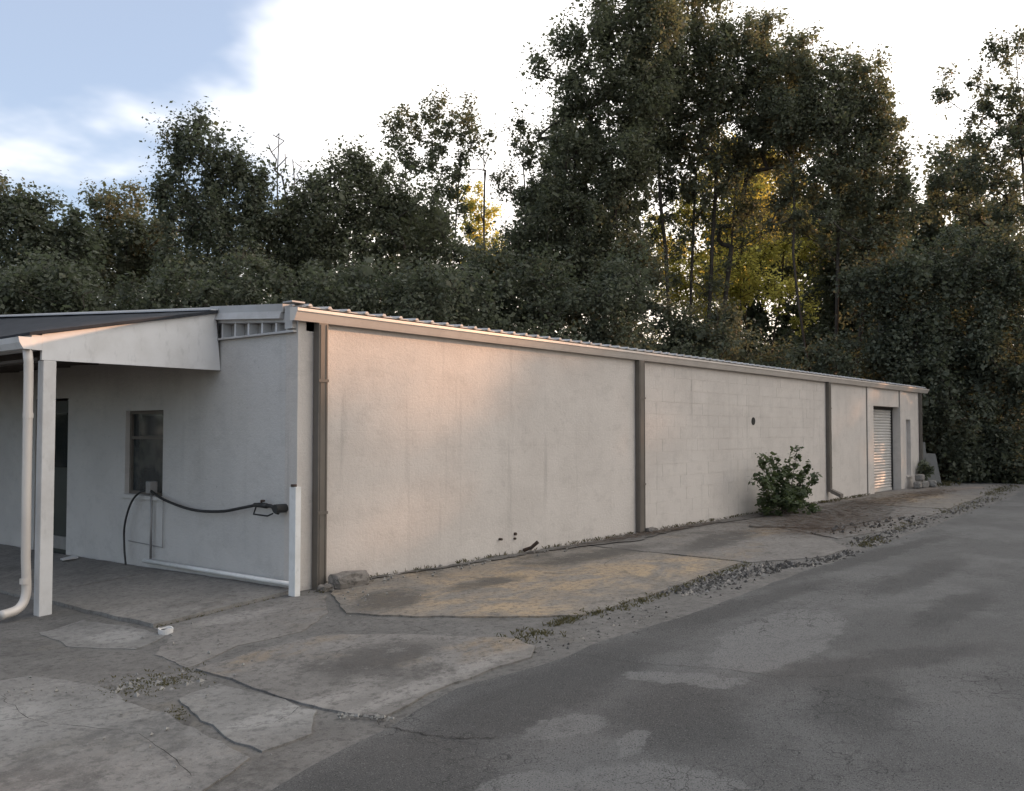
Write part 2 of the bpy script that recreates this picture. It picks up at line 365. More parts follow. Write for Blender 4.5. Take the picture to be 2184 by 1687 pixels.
def grid_sheet(name, xs, ys, zf, mat):
    nx, ny = len(xs), len(ys)
    v = [(x, y, zf(x, y)) for y in ys for x in xs]
    f = [(j * nx + i, j * nx + i + 1, (j + 1) * nx + i + 1, (j + 1) * nx + i) for j in range(ny - 1) for i in range(nx - 1)]
    me = bpy.data.meshes.new(name); me.from_pydata(v, [], f); me.shade_smooth(); return link(name, me, mat)
def spread(a, b, c, d, n): return [a, a * .4, a * .15] + [b + (c - b) * i / n for i in range(n + 1)] + [d * .15, d * .4, d]
g = grid_sheet('ground', spread(-900, -30, 60, 900, 60), spread(-900, -40, 60, 900, 60),
               lambda x, y: -.16 + (.012 * math.sin(x * .7) * math.sin(y * .6)) + (.03 * max(0, min(1, (math.hypot(x - 10, y) - 40) / 60))), m_soil)
tag(g, kind='structure')
yard = sheet('yard', [(-9, -5.4), (24.5, -4.8), (26, 2.5), (22.3, .2), (0.1, .2), (.1, 11), (-9, 11)], m_dirt, -.012, jag=.05, seg=.6); tag(yard, kind='structure')
road = sheet('road', [(-14, -40), (60, -40), (60, -6), (34, -3.3), (24, -2.6), (18.6, -2.95), (9.3, -3.35), (4.1, -3.5), (1.6, -3.62), (-.35, -3.62), (-1.3, -3.42), (-2.1, -3.58), (-3.0, -3.8), (-3.9, -4.1), (-9, -4.6), (-14, -4.8)], m_asph, -.0075, jag=.024, seg=.3); tag(road, kind='structure')
apron = empty('concrete_apron'); tag(apron, kind='structure')
def slab(poly, mat, z=0., t=.08, jag=.02, seed=0): return sheet('concrete_slab', poly, mat, z, t, apron, jag, .10, seed=seed)
# carport slab in two pours, then the yard slabs from left to right along the wall
slab([(-1.56, -.09), (-.03, -.04), (-.03, 2.4), (-1.57, 2.4)], m_c_dark, .022, .12, .012)
slab([(-1.57, 2.42), (-.03, 2.42), (-.03, 9), (-1.58, 9)], m_c_dark, .020, .12, .012)
slab([(-2.87, -.79), (-2.68, -1.4), (-2.75, -1.9), (-2.70, -2.3), (-2.77, -2.8), (-2.83, -3.36), (-3.2, -3.55), (-4.6, -3.9), (-6.5, -3.2), (-6.5, -.6)], m_c_grey, -.004)
slab([(-2.51, -2.12), (-2.15, -2.02), (-2.10, -2.55), (-2.11, -3.0), (-2.40, -3.32), (-2.74, -3.34), (-2.75, -3.1), (-2.66, -2.62)], m_c_grey, 0.0)
slab([(-2.04, -1.54), (-1.47, -1.50), (-.93, -1.62), (-.56, -2.17), (-.34, -2.7), (-.2, -3.03), (-.29, -3.28), (-.52, -3.42), (-1.26, -3.34), (-1.94, -3.42), (-2.04, -3.1), (-2.06, -2.4)], m_c_mid, .002)
slab([(-1.58, -.12), (-.25, -.10), (.05, -.42), (-.42, -1.02), (-.95, -1.34), (-1.5, -1.24), (-2.05, -1.45), (-2.0, -.9), (-1.62, -.5)], m_c_mid, -.006)
slab([(-2.2, .62), (-1.75, .8), (-1.64, -.1), (-1.66, -.45), (-2.0, -.62), (-2.3, -.1)], m_c_grey, -.006)
slab([(.1, -.42), (.4, -.08), (1.6, -.04), (4.72, -.04), (4.62, -2.62), (3.6, -2.74), (2.07, -2.90), (.80, -2.94), (.30, -2.42), (-.10, -1.86), (-.36, -1.2)], m_c_tan, .003)
slab([(4.78, -.04), (9.0, -.04), (8.9, -1.1), (7.7, -2.6), (6.66, -3.22), (5.5, -3.16), (4.68, -2.70)], m_c_mid, .002, seed=3)
slab([(9.05, -.04), (14.3, -.04), (14.2, -2.66), (9.6, -2.92), (7.78, -2.68), (8.95, -1.1)], m_c_mid, .002, seed=5)
slab([(14.36, -.04), (18.9, -.04), (18.8, -2.35), (14.28, -2.64)], m_c_tan, .006, seed=6)
slab([(18.95, -.04), (24.0, -.04), (24.2, -1.8), (18.86, -2.33)], m_c_mid, .004, seed=8)
for i, (path, w) in enumerate([
    ([(-2.06, -3.42), (-2.03, -3.67), (-1.96, -3.95), (-1.80, -4.2)], .014),
    ([(-.29, -3.66), (-.23, -3.9), (-.24, -4.1), (-.13, -4.4), (-.04, -4.71), (.0, -4.99), (.1, -5.15), (.3, -5.4)], .010),
    ([(-2.66, -2.95), (-2.45, -3.02), (-2.13, -2.9)], .008),
    ([(-3.2, -1.2), (-3.3, -1.9), (-3.05, -2.6), (-3.2, -3.4)], .008),
    ([(-.36, -.94), (-.40, -1.6), (-.42, -2.21), (-.46, -2.6), (-.41, -3.0)], .009),
    ([(-1.4, .5), (-1.1, .42), (-.88, .35), (-.7, .5), (-.42, .15)], .008),
    ([(-2.0, -1.9), (-1.5, -2.2), (-1.0, -2.1), (-.6, -2.4)], .006),
    ([(1.2, -.1), (1.6, -.9), (1.5, -1.7), (2.1, -2.9)], .008),
    ([(2.6, -2.85), (3.3, -1.5), (4.7, -1.2)], .007),
    ([(.1, -5.2), (.5, -5.5), (.6, -5.9), (1.1, -6.2)], .005),
    ([(.3, -5.4), (.9, -5.3), (1.5, -5.6)], .005),
    ([(-6.3, -1.6), (-5, -1.9), (-3.8, -1.7), (-2.8, -2.0)], .010)]):
    rn = random.Random(i); cp = catmull([(x, y, 0) for x, y in path], 10); mb = MB(); L = []
    for k, p in enumerate(cp):
        q = cp[min(k + 1, len(cp) - 1)] - cp[max(k - 1, 0)]; nr = Vector((-q.y, q.x, 0)).normalized()
        p = p + nr * rn.uniform(-.02, .02); ww = w * .55 * rn.uniform(.3, 1.3) * (.4 if k in (0, len(cp) - 1) else 1)
        onr = p.y < -3.5
        z = gz(p.x, p.y) + (-.003 if onr else (.026 if (p.y > -.1 and p.x < 0) else .0145))
        L.append((p + nr * ww / 2, p - nr * ww / 2, z))
    for a, b, z in L: mb.v += [(a.x, a.y, z), (b.x, b.y, z)]
    mb.f = [(2 * k, 2 * k + 1, 2 * k + 3, 2 * k + 2) for k in range(len(L) - 1)]
    mb.build('crack', m_crack, road if path[len(path) // 2][1] < -3.55 else apron)
# drifts of pine straw and soil on the apron, pale cement skins by the carport
drift = [
         ([(.35, -.06), (6.3, -.06), (14.4, -.06), (12.5, -.4), (9.3, -.35), (7.4, -.30), (5.6, -.55), (4.2, -.24), (1.6, -.14), (.5, -.16)], m_dirt),
         ([(8.4, -1.0), (10.2, -.5), (13.0, -.42), (15.3, -.3), (14.5, -1.3), (13.2, -1.9), (11.0, -2.3), (9.0, -2.2)], m_dirt)]
for i, (pl, mt) in enumerate(drift):
    o = sheet('ground_drift', pl, mt, .0165, 0, apron, .05, .1, seed=20 + i)

def scatter_stones(name, label, zones, mat, seed):
    rn = np.random.RandomState(seed); V = []; F = []
    base = np.array([(1, 0, 0), (-.5, .85, 0), (-.5, -.85, 0), (0, 0, .8), (0.1, 0, -.6)])
    fb = [(0, 1, 3), (1, 2, 3), (2, 0, 3), (1, 0, 4), (2, 1, 4), (0, 2, 4)]
    for (x0, y0, x1, y1, wd, n, s0, s1, zz) in zones:
        for _ in range(n):
            t = rn.rand(); x = x0 + (x1 - x0) * t + rn.normal(0, wd * .4); y = y0 + (y1 - y0) * t + rn.normal(0, wd)
            s = s0 + (s1 - s0) * rn.rand() ** 3; a = rn.rand() * 6.28; m = np.array([[math.cos(a), -math.sin(a), 0], [math.sin(a), math.cos(a), 0], [0, 0, 1]])
            q = (base * rn.uniform(.6, 1.2, (5, 3)) * s) @ m.T + (x, y, gz(x, y) + zz + s * .2)
            k = len(V); V += [tuple(p) for p in q]; F += [(a_ + k, b_ + k, c_ + k) for a_, b_, c_ in fb]
    me = bpy.data.meshes.new(name); me.from_pydata(V, [], F)
    return tag(link(name, me, mat), label, None, None, 'stuff')
scatter_stones('gravel', 'grey gravel and crumbled concrete between the slabs and the road', [
    (2.3, -3.1, 3.4, -3.0, .13, 700, .008, .035, -.018), (3.4, -3.0, 5.0, -3.15, .12, 900, .008, .045, -.018), (4.8, -3.3, 6.6, -3.35, .07, 500, .008, .04, -.018), (7.2, -3.2, 8.6, -3.1, .12, 350, .008, .045, -.018), (8.8, -3.0, 10.5, -3.1, .1, 250, .01, .04, -.018),
    (10.5, -3.0, 19, -2.75, .14, 500, .01, .04, -.018), (-.3, -3.35, 1.6, -3.3, .12, 200, .006, .02, -.014), (8, -2.4, 12, -2.6, .2, 120, .02, .06, .01)],
    m_gravel, 3)
scatter_stones('rubble', 'small pale stones and chips lying on the left slabs', [
    (-2.7, -1.5, -2.1, -1.75, .12, 130, .01, .035, -.02), (-2.9, -1.2, -4.0, -.9, .15, 90, .008, .025, .0), (-2.1, -3.2, -1.95, -3.5, .04, 60, .008, .022, .005),
    (-3.5, -3.5, -1, -.5, .5, 70, .006, .02, .004), (-.6, -.9, .6, -.7, .25, 60, .006, .022, .008), (.2, -.3, 6, -.25, .12, 160, .006, .03, .01), (0, -6, 6, -5, .8, 120, .004, .014, -.012)],
    mat_simple('pale_chip', (.27, .26, .24), .9, .2, 0, .5, 9), 5)

# loose pine straw, thin needles lying on the apron below the shrub
def needles(zones, seed):
    rn = np.random.RandomState(seed); V = []; F = []
    for (x, y, rx, ry, n) in zones:
        for _ in range(n):
            a = rn.rand() * 6.28; q = rn.normal(0, .45, 2); px, py = x + rx * q[0], min(-.06, y + ry * q[1]); L = rn.uniform(.04, .11); w = .0028; dx, dy = math.cos(a), math.sin(a)
            z = gz(px, py) + .018 + rn.rand() * .014; k = len(V)
            V += [(px - dx * L, py - dy * L, z), (px + dy * w, py - dx * w, z + .006), (px + dx * L, py + dy * L, z + rn.uniform(0, .012)), (px - dy * w, py + dx * w, z + .006)]; F.append((k, k + 1, k + 2, k + 3))
    me = bpy.data.meshes.new('pine_straw'); me.from_pydata(V, [], F)
    tag(link('pine_straw', me, m_needle), 'reddish brown pine straw strewn over the concrete below the shrub', None, None, 'stuff')
needles([(10.5, -1.5, 3.0, 1.4, 6500), (14.5, -1.0, 3.4, .9, 4500), (18.5, -1.1, 3, .6, 2500), (8.6, -2.0, 1.2, .8, 1500), (6.5, -.25, 3, .2, 1200)], 12)
# grass and weeds in the joints
def grass(name, label, zones, seed):
    rn = np.random.RandomState(seed); V = []; F = []; K = []
    for (x0, y0, x1, y1, wd, n, h, zz) in zones:
        for _ in range(n):
            t = rn.rand(); cx = x0 + (x1 - x0) * t + rn.normal(0, wd); cy = y0 + (y1 - y0) * t + rn.normal(0, wd)
            z = gz(cx, cy) + zz
            for b in range(5):
                a = rn.rand() * 6.28; l = h * rn.uniform(.4, 1.2); sp = rn.uniform(.2, .9) * l; w = .0028
                dx, dy = math.cos(a), math.sin(a); k = len(V)
                V += [(cx - dy * w, cy + dx * w, z), (cx + dy * w, cy - dx * w, z), (cx + dx * sp * .5 + dy * w * .7, cy + dy * sp * .5 - dx * w * .7, z + l * .7), (cx + dx * sp, cy + dy * sp, z + l * .85)]
                F += [(k, k + 1, k + 2, ), (k, k + 2, k + 3)]
                r = rn.rand(); K += [(r, rn.rand(), 0, 1)] * 4
    me = bpy.data.meshes.new(name); me.from_pydata(V, [], F)
    ca = me.color_attributes.new('rnd', 'FLOAT_COLOR', 'POINT'); ca.data.foreach_set('color', np.array(K, 'f').ravel())
    return tag(link(name, me, m_grass), label, None, None, 'stuff')
grass('joint_grass', 'thin grass and weeds growing in the slab joints and along the wall foot', [
    (.3, -2.95, 1.2, -2.95, .05, 130, .05, -.03), (1.2, -3.0, 2.1, -2.98, .05, 90, .05, -.03), (2.1, -2.98, 4.6, -2.72, .05, 90, .045, -.02), (-.2, -3.0, .1, -3.15, .1, 70, .05, -.03),
    (4.68, -2.7, 4.75, -.5, .02, 40, .03, -.02), (-2.7, -1.6, -2.15, -1.6, .12, 260, .035, -.03), (-2.6, -2.2, -2.7, -2.5, .03, 60, .03, -.03), (.3, -.05, 6.3, -.05, .02, 110, .06, .0),
    (6.7, -.05, 14.5, -.05, .03, 160, .06, .0), (7.0, -3.25, 8.4, -3.1, .08, 90, .05, -.02), (9.5, -3, 11, -2.9, .1, 60, .05, -.02), (13, -2.8, 18, -2.6, .15, 110, .05, -.02), (-1.6, -.1, -.3, -.07, .01, 30, .03, -.02), (.05, -.2, .8, -.15, .05, 60, .04, -.02),
    (14, -.1, 17, -.08, .04, 90, .07, .0), (22, -.3, 26, .5, .3, 260, .12, -.02), (19, -2.4, 24, -2.0, .15, 160, .07, -.03)], 4)

# ------------------------------------------------------------------ warehouse
WL = 22.1; WH = 2.845
bld = empty('warehouse', (0, 0, 0)); tag(bld, 'long low off-white painted block warehouse with metal roof and roll-up door', 'warehouse')
SL = .066                                                    # roof rise per metre towards the back
# long wall: plain rendered bays as one wall, the clearly coursed bay block by block
MB().box(0, 6.68, 0, .2, -.2, WH).build('wall', m_wall, bld)
MB().box(14.62, 17.42, 0, .2, -.2, WH).build('wall', m_wall, bld)
for x0, x1 in ((17.42, 17.872), (20.15, 20.44)): MB().box(x0, x1, -.03, .2, -.2, WH).build('frame_post', m_wall, bld)
MB().box(17.872, 20.15, 0, .2, 2.25, WH).build('lintel', m_wall, bld)
w = MB().box(20.44, 20.76, 0, .2, -.2, WH).box(21.2, WL, 0, .2, -.2, WH)
w.box(20.76, 21.2, 0, .2, -.2, .35).box(20.76, 21.2, 0, .2, 1.92, WH); w.build('wall', m_wall, bld)
MB().box(6.68, 14.62, .0035, .2, -.2, WH).build('wall_core', m_mortar, bld)
rb = random.Random(2); bmeshes = {}
rows = 14; ch = .2045
for r in range(rows):
    z0 = -.17 + r * ch; z1 = min(z0 + ch - .006, 2.69)
    x = 6.68; off = .2 if r % 2 else 0
    first = True
    while x < 14.62 - .02:
        L = .4 if not (first and off) else .2
        first = False; x1 = min(x + L, 14.62)
        key = (round(x1 - x, 3), round(z1 - z0, 3))
        if key not in bmeshes:
            bmeshes[key] = MB().box(0.0006, key[0] - .0006, 0, .012, 0, key[1]).mesh('concrete_block', bevel=.0012)
        o = link('concrete_block', bmeshes[key], m_block, bld, (x, rb.uniform(-.0016, .0016), z0)); x = x1
# the end wall (window and dark door opening) and the hidden back walls
e = MB()
e.box(0.002, .2, .2, 2.56, -.3, 2.60); e.box(0.002, .2, 3.45, 5.0, -.3, 2.60)
e.box(0.002, .2, 2.56, 3.45, -.3, .82); e.box(0.002, .2, 2.56, 3.45, 1.85, 2.60)
e.box(0.002, .2, 6.0, 9.0, -.3, 2.60); e.box(0.002, .2, 5.0, 6.0, 2.05, 2.60)
e.build('end_wall', m_endw, bld)
MB().box(0.002, .2, 9.0, 9.2, -.3, 2.6).box(.2, WL, 9.0, 9.2, -.3, 3.2).box(WL - .2, WL, .2, 9.0, -.3, 2.7).build('back_wall', m_endw, bld)
# window in the end wall
win = MB().box(.09, .10, 2.60, 3.41, .86, 1.81).build('window', m_glass2, bld)
fr = MB(); fr.box(.06, .12, 2.56, 2.60, .82, 1.85).box(.06, .12, 3.41, 3.45, .82, 1.85).box(.06, .12, 2.60, 3.41, .82, .86).box(.06, .12, 2.60, 3.41, 1.81, 1.85).box(.065, .115, 2.60, 3.41, 1.50, 1.535)
fr.build('window_frame', m_ds, win)
MB().box(.080, .0895, 2.64, 3.2, 1.55, 1.79).build('upper_pane', m_glass, win)
MB().box(-.035, .05, 2.50, 3.52, .775, .818).build('window_sill', m_endw, win)
# dark door in the end wall
dd = MB().box(.08, .12, 5.03, 5.97, -.1, 2.02).build('door', m_darkdoor, bld)
MB().box(.06, .079, 5.15, 5.85, 1.1, 1.85).build('door_glass', m_glass, dd)
MB().box(.05, .079, 5.10, 5.9, -.02, .15).build('kick_plate', m_pipe, dd)
# rake of the low roof over the end wall: flashing ledge, vent gap with spacer blocks, two-step fascia
def rake(y): return SL * y
def rbox(mb, x0, x1, y0, y1, z0, z1):
    mb.hexa([(x0, y0, z0 + rake(y0)), (x1, y0, z0 + rake(y0)), (x1, y1, z0 + rake(y1)), (x0, y1, z0 + rake(y1)), (x0, y0, z1 + rake(y0)), (x1, y0, z1 + rake(y0)), (x1, y1, z1 + rake(y1)), (x0, y1, z1 + rake(y1))])
    return mb
MB().box(-.05, .2, .02, 9.0, 2.602, 2.622).build('flashing_ledge', m_fascia, bld)
MB().hexa([(.10, .0, 2.622), (.2, .0, 2.622), (.2, 9, 2.622), (.10, 9, 2.622), (.10, 0, 2.84), (.2, 0, 2.84), (.2, 9, 3.43), (.10, 9, 3.43)]).build('vent_recess', m_jamb, bld)
for i in range(10):
    y = .34 + i * .245
    MB().box(-.01, .098, y, y + .028, 2.6225, 2.6995 + rake(y)).build('spacer_block', m_white, bld)
fl = rbox(MB(), -.03, .0985, .16, 1.5, 2.700, 2.80).build('lower_fascia', m_fascia, bld)
fl2 = MB()
fl2.hexa([(-.09, .20, 2.735 + rake(.2)), (-.032, .20, 2.735 + rake(.2)), (-.032, 1.5, 2.735 + rake(1.5)), (-.09, 1.5, 2.735 + rake(1.5)), (-.06, .20, 2.812 + rake(.2)), (-.032, .20, 2.812 + rake(.2)), (-.032, 1.5, 2.812 + rake(1.5)), (-.06, 1.5, 2.812 + rake(1.5))])
fl2.build('fascia_lip', m_fascia, bld)
rbox(MB(), -.06, .0985, .18, 1.5, 2.803, 2.888).build('upper_fascia', m_roof, bld)
MB().box(-.05, .098, .03, .155, 2.64, 2.875).build('corner_box', m_fascia, bld)
MB().box(-.10, .06, -.03, .12, 2.897, 2.912).build('corner_cap', m_roof, bld)
# roof sheet with ribs running up the slope
roof = MB().hexa([(-.02, -.085, 2.852), (WL + .5, -.085, 2.852), (WL + .5, 9.3, 2.852 + 9.385 * SL), (-.02, 9.3, 2.852 + 9.385 * SL),
                  (-.02, -.085, 2.862), (WL + .5, -.085, 2.862), (WL + .5, 9.3, 2.862 + 9.385 * SL), (-.02, 9.3, 2.862 + 9.385 * SL)]).build('roof', m_roof, bld)
rm = MB().prism([(-.032, 0, 0), (.032, 0, 0), (.012, 0, .024), (-.012, 0, .024)], (0, -.035, -.0024), (0, 9.37, 9.37 * SL)).mesh('roof_rib')
for i in range(90):
    link('roof_rib', rm, m_roof, roof, (.06 + i * .25, -.085, 2.8622))
# gutter with front lip, end caps and outlet drops
prof = [(0, -.004, 2.845), (0, -.006, 2.715), (0, -.075, 2.710), (0, -.088, 2.735), (0, -.118, 2.800), (0, -.130, 2.802), (0, -.130, 2.832), (0, -.122, 2.832), (0, -.120, 2.812), (0, -.108, 2.808), (0, -.078, 2.738), (0, -.068, 2.722), (0, -.016, 2.725), (0, -.012, 2.845)]
gut = MB().prism(prof, (-.10, 0, 0), (WL + .6, 0, 0)).build('gutter', m_gutter, bld)
cap = [(0, -.004, 2.845), (0, -.006, 2.7125), (0, -.075, 2.7075), (0, -.090, 2.735), (0, -.1205, 2.7985), (0, -.132, 2.80), (0, -.132, 2.835)]
for x in (-.106, WL + .6005): MB().prism(cap, (x, 0, 0), (x + .005, 0, 0)).build('end_cap', m_gutter, gut)
# downspouts
def downspout(x0, x1, z0, elbow, d=.085):
    o = MB().box(x0, x1, -d, -.012, z0, 2.708).build('downspout', m_ds, bld, bevel=.006)
    b = MB().box(x0 + .02, x0 + .026, -d - .006, -d - .0005, z0 + .02, 2.69).box(x1 - .026, x1 - .02, -d - .006, -d - .0005, z0 + .02, 2.69)
    b.build('seam', m_ds, o)
    for z in (.75, 2.1): MB().box(x0 - .004, x1 + .004, -d - .010, -d - .0065, z, z + .03).build('strap', m_ds, o)
    if elbow:
        q = [(x0, -d, z0 + .10), (x1, -d, z0 + .10), (x1, -.012, z0 + .10), (x0, -.012, z0 + .10)]
        MB().hexa([(x0 - .004, -d - .004, z0 - .02), (x1 + .004, -d - .004, z0 - .02), (x1 + .10, -.30, z0 - .12), (x0 + .05, -.30, z0 - .12), (x0 - .004, -d - .004, z0 + .07), (x1 + .004, -d - .004, z0 + .07), (x1 + .10, -.30, z0 - .045), (x0 + .05, -.30, z0 - .045)]).build('elbow', m_ds, o)
    return o
downspout(.185, .305, -.02, False, .10); downspout(6.43, 6.60, .02, False); downspout(14.60, 14.74, .22, True); downspout(22.0, 22.09, .02, False)
# roll-up door
dr = MB().box(17.80, 20.22, .235, .25, -.05, 2.34).build('roll_up_door', m_door, bld)
sm = MB().prism([(0, 0, 0), (0, -.012, .006), (0, -.022, .022), (0, -.026, .040), (0, -.022, .058), (0, -.012, .070), (0, 0, .074)], (17.875, 0, 0), (20.10, 0, 0)).mesh('slat')
for i in range(28): link('slat', sm, m_door, dr, (0, .2345, .06 + i * .0755))
MB().box(17.875, 20.10, .20, .2345, -.02, .055).build('bottom_bar', m_door, dr)
MB().box(17.875, 20.145, .17, .2345, 2.175, 2.30).build('drum_housing', m_dark, dr)
MB().box(20.10, 20.149, .18, .2345, -.02, 2.17).build('guide_rail', m_dark, dr)
MB().box(20.15, 20.35, .2, .26, -.2, 2.4).build('reveal', m_jamb, bld); MB().box(17.67, 17.872, .2, .26, -.2, 2.4).build('reveal', m_jamb, bld)
MB().box(17.4, 17.419, -.012, -.0005, -.1, 2.69).build('joint_strip', m_ds, bld); MB().box(20.128, 20.1485, -.014, -.0005, 2.26, 2.69).build('joint_strip', m_ds, bld)
# narrow recessed window beside the door
nw = MB().box(20.76, 21.2, .15, .17, .35, 1.92).build('narrow_window', m_jamb, bld)
MB().box(20.76, 20.80, .11, .149, .35, 1.92).box(21.16, 21.2, .11, .149, .35, 1.92).box(20.8, 21.16, .11, .149, 1.88, 1.92).build('window_frame', m_post, nw)
MB().box(20.72, 21.24, -.04, -.0005, .30, .348).build('window_sill', m_wall, nw)
# round dark vent hole with its rim, rusty holes and pipe stub low on the wall
MB().tube([(10.75, -.014, 1.79), (10.75, -.0035, 1.79)], .075, 16).build('vent_hole', m_dark, bld)
MB().tube([(3.15, -.05, .22), (3.15, -.0005, .22)], .016, 8).build('anchor_bolt', m_iron, bld)
MB().tube([(3.46, -.03, .26), (3.46, -.0005, .26)], .02, 8).tube([(3.45, -.03, .2), (3.45, -.0005, .2)], .015, 8).build('anchor_bolt', m_iron, bld)
MB().tube([(3.62, -.02, .03), (3.66, -.12, .07), (3.70, -.2, .15)], .024, 8).build('pipe_stub', m_iron, bld)

# ------------------------------------------------------------------ carport
cp = empty('carport', (-1.8, 1.4, -.1)); tag(cp, 'white carport with dark felt roof built against the warehouse end wall', 'carport')
def top(x, y): return 2.50 + (x + 1.97) / 1.90 * (.40 + SL * (y - 1.4))
nx, ny = 5, 8
v = []; X = [-2.03 + i * (1.96) / (nx - 1) for i in range(nx)]; Y = [1.33 + j * (7.6) / (ny - 1) for j in range(ny)]
v = [(x, y, top(x, y) + .004) for y in Y for x in X] + [(x, y, top(x, y) + .032) for y in Y for x in X]
N = nx * ny; f = []
for j in range(ny - 1):
    for i in range(nx - 1):
        a = j * nx + i; f.append((a, a + nx, a + nx + 1, a + 1)); f.append((N + a, N + a + 1, N + a + nx + 1, N + a + nx))
for i in range(nx - 1): f += [(i, i + 1, N + i + 1, N + i), ((ny - 1) * nx + i, N + (ny - 1) * nx + i, N + (ny - 1) * nx + i + 1, (ny - 1) * nx + i + 1)]
for j in range(ny - 1): a = j * nx; f += [(a, N + a, N + a + nx, a + nx)]; a += nx - 1; f += [(a, a + nx, N + a + nx, N + a)]
mb = MB(); mb.v = v; mb.f = f; croof = mb.build('roof', m_shing, cp)
mb = MB()
for j in range(ny - 1):
    y0, y1 = Y[j], Y[j + 1]; z0 = top(-.07, y0) + .033; z1 = top(-.07, y1) + .033
    mb.hexa([(-.16, y0, z0 - .008), (-.066, y0, z0), (-.066, y1, z1), (-.16, y1, z1 - .008), (-.16, y0, z0 + .002), (-.066, y0, z0 + .016), (-.066, y1, z1 + .016), (-.16, y1, z1 + .002)])
mb.build('roof_flashing', m_trim, croof)
MB().prism([(-1.90, 0, 2.27), (-.004, 0, 2.27), (-.07, 0, 2.895), (-1.90, 0, 2.512)], (0, 1.37, 0), (0, 1.41, 0)).build('gable_panel', m_white, cp)
MB().hexa([(-1.90, 1.412, 2.38), (-.006, 1.412, 2.58), (-.006, 8.9, 2.58), (-1.90, 8.9, 2.38), (-1.90, 1.412, 2.39), (-.006, 1.412, 2.59), (-.006, 8.9, 2.59), (-1.90, 8.9, 2.39)]).build('ceiling', m_rafter, cp)
for i in range(9):
    y = 1.75 + i * .8
    MB().hexa([(-1.90, y, 2.30), (-.006, y, 2.46), (-.006, y + .045, 2.46), (-1.90, y + .045, 2.30), (-1.90, y, 2.379), (-.006, y, 2.579), (-.006, y + .045, 2.579), (-1.90, y + .045, 2.379)]).build('rafter', m_rafter, cp)
MB().box(-1.89, -1.76, 1.50, 8.9, 2.271, 2.30).build('eave_beam', m_rafter, cp)
MB().box(-2.00, -1.905, 1.36, 8.9, 2.36, 2.50).build('eave_board', m_white, cp)
post = MB().box(-1.885, -1.765, 1.37, 1.49, -.14, 2.269).build('post', m_post, cp, bevel=.008)
for y in (3.9, 6.4, 8.7): MB().box(-1.885, -1.765, y, y + .12, -.16, 2.269).build('post', m_post, cp, bevel=.008)
cg = MB().prism([(-2.005, 0, 2.47), (-2.005, 0, 2.365), (-2.08, 0, 2.365), (-2.115, 0, 2.42), (-2.13, 0, 2.47), (-2.115, 0, 2.47), (-2.07, 0, 2.377), (-2.017, 0, 2.377), (-2.017, 0, 2.47)], (0, 1.33, 0), (0, 8.9, 0)).build('gutter', m_white, cp)
MB().prism([(-2.005, 0, 2.472), (-2.005, 0, 2.36), (-2.085, 0, 2.36), (-2.12, 0, 2.42), (-2.132, 0, 2.472)], (0, 1.324, 0), (0, 1.329, 0)).build('end_cap', m_white, cg)
cds = MB().tube([(-2.02, 1.40, 2.365), (-2.005, 1.405, 2.25), (-2.0, 1.41, 2.1), (-2.0, 1.41, 1.2), (-1.995, 1.41, .42)] + catmull([(-1.985, 1.41, .20), (-1.985, 1.41, .10), (-2.01, 1.405, .01), (-2.08, 1.39, -.05), (-2.22, 1.36, -.07)], 4), .042, 14).build('downspout', m_gutter, cp, smooth=True)
for z in (.18, 1.72): MB().tube([(-1.998, 1.41, z), (-1.998, 1.41, z + .05)], .046, 12).build('coupling', m_gutter, cds)

# ------------------------------------------------------------------ plumbing and small things by the end wall
o = MB().box(-.165, -.10, -.20, -.10, -.02, 1.05).build('corner_post', m_pvc, bevel=.004)
tag(o, 'short white square post standing at the near corner of the warehouse', 'post')
cap = MB().tube([(-.15, -.15, 1.05), (-.15, -.15, 1.075)], .03, 10).build('bolt', m_iron, o)
wp = empty('water_pipe', (-.05, 2.73, 0)); tag(wp, 'water pipe running along the foot of the end wall and up to the tap box', 'pipe')
MB().tube([(-.075, -.04, .075), (-.07, 2.83, .055)], .024, 12).build('base_pipe', m_pvc, wp, smooth=True)
MB().tube([(-.04, 2.73, .08), (-.04, 2.73, .86)], .014, 10).build('riser', m_pipe, wp, smooth=True)
MB().box(-.10, -.001, 2.66, 2.76, .86, 1.0).build('tap_box', m_pipe, wp, bevel=.008)
MB().tube([(-.02, 2.50, .80), (-.02, 2.50, .23), (-.02, 3.30, .25)], .005, 6).build('wire', m_pipe, wp)
h = MB().tube(catmull([(-.07, 2.72, .90), (-.10, 2.90, .86), (-.10, 3.10, .72), (-.10, 3.24, .45), (-.10, 3.24, .18), (-.12, 3.16, -.02)], 8), .0125, 8).build('hose', m_hose, smooth=True)
tag(h, 'black hose hanging from the tap box down to the carport floor', 'hose')
h = MB().tube(catmull([(-.08, 2.70, .90), (-.09, 2.35, .80), (-.10, 1.75, .72), (-.10, 1.2, .73), (-.09, .80, .79), (-.08, .58, .83)], 8), .016, 8).build('hose', m_hose, smooth=True)
tag(h, 'black hose sagging along the end wall from the tap box to the valve', 'hose')
vl = empty('valve', (-.05, .35, .8)); tag(vl, 'dark iron valve with pull handle fixed to the end wall near the corner', 'valve')
MB().tube([(-.08, .60, .83), (-.08, .44, .835), (-.08, .38, .83)], [.022, .03, .026], 10).build('valve_body', m_hose, vl, smooth=True)
MB().tube(catmull([(-.08, .40, .83), (-.08, .30, .83), (-.08, .24, .78), (-.07, .20, .77)], 5), .02, 8).build('outlet', m_hose, vl, smooth=True)
MB().tube([(-.13, .18, .815), (-.0, .18, .815)], .045, 12).build('hand_wheel', m_hose, vl)
MB().tube([(-.09, .56, .81), (-.09, .60, .735), (-.09, .36, .73), (-.09, .27, .76)], .009, 6).build('handle', m_hose, vl)
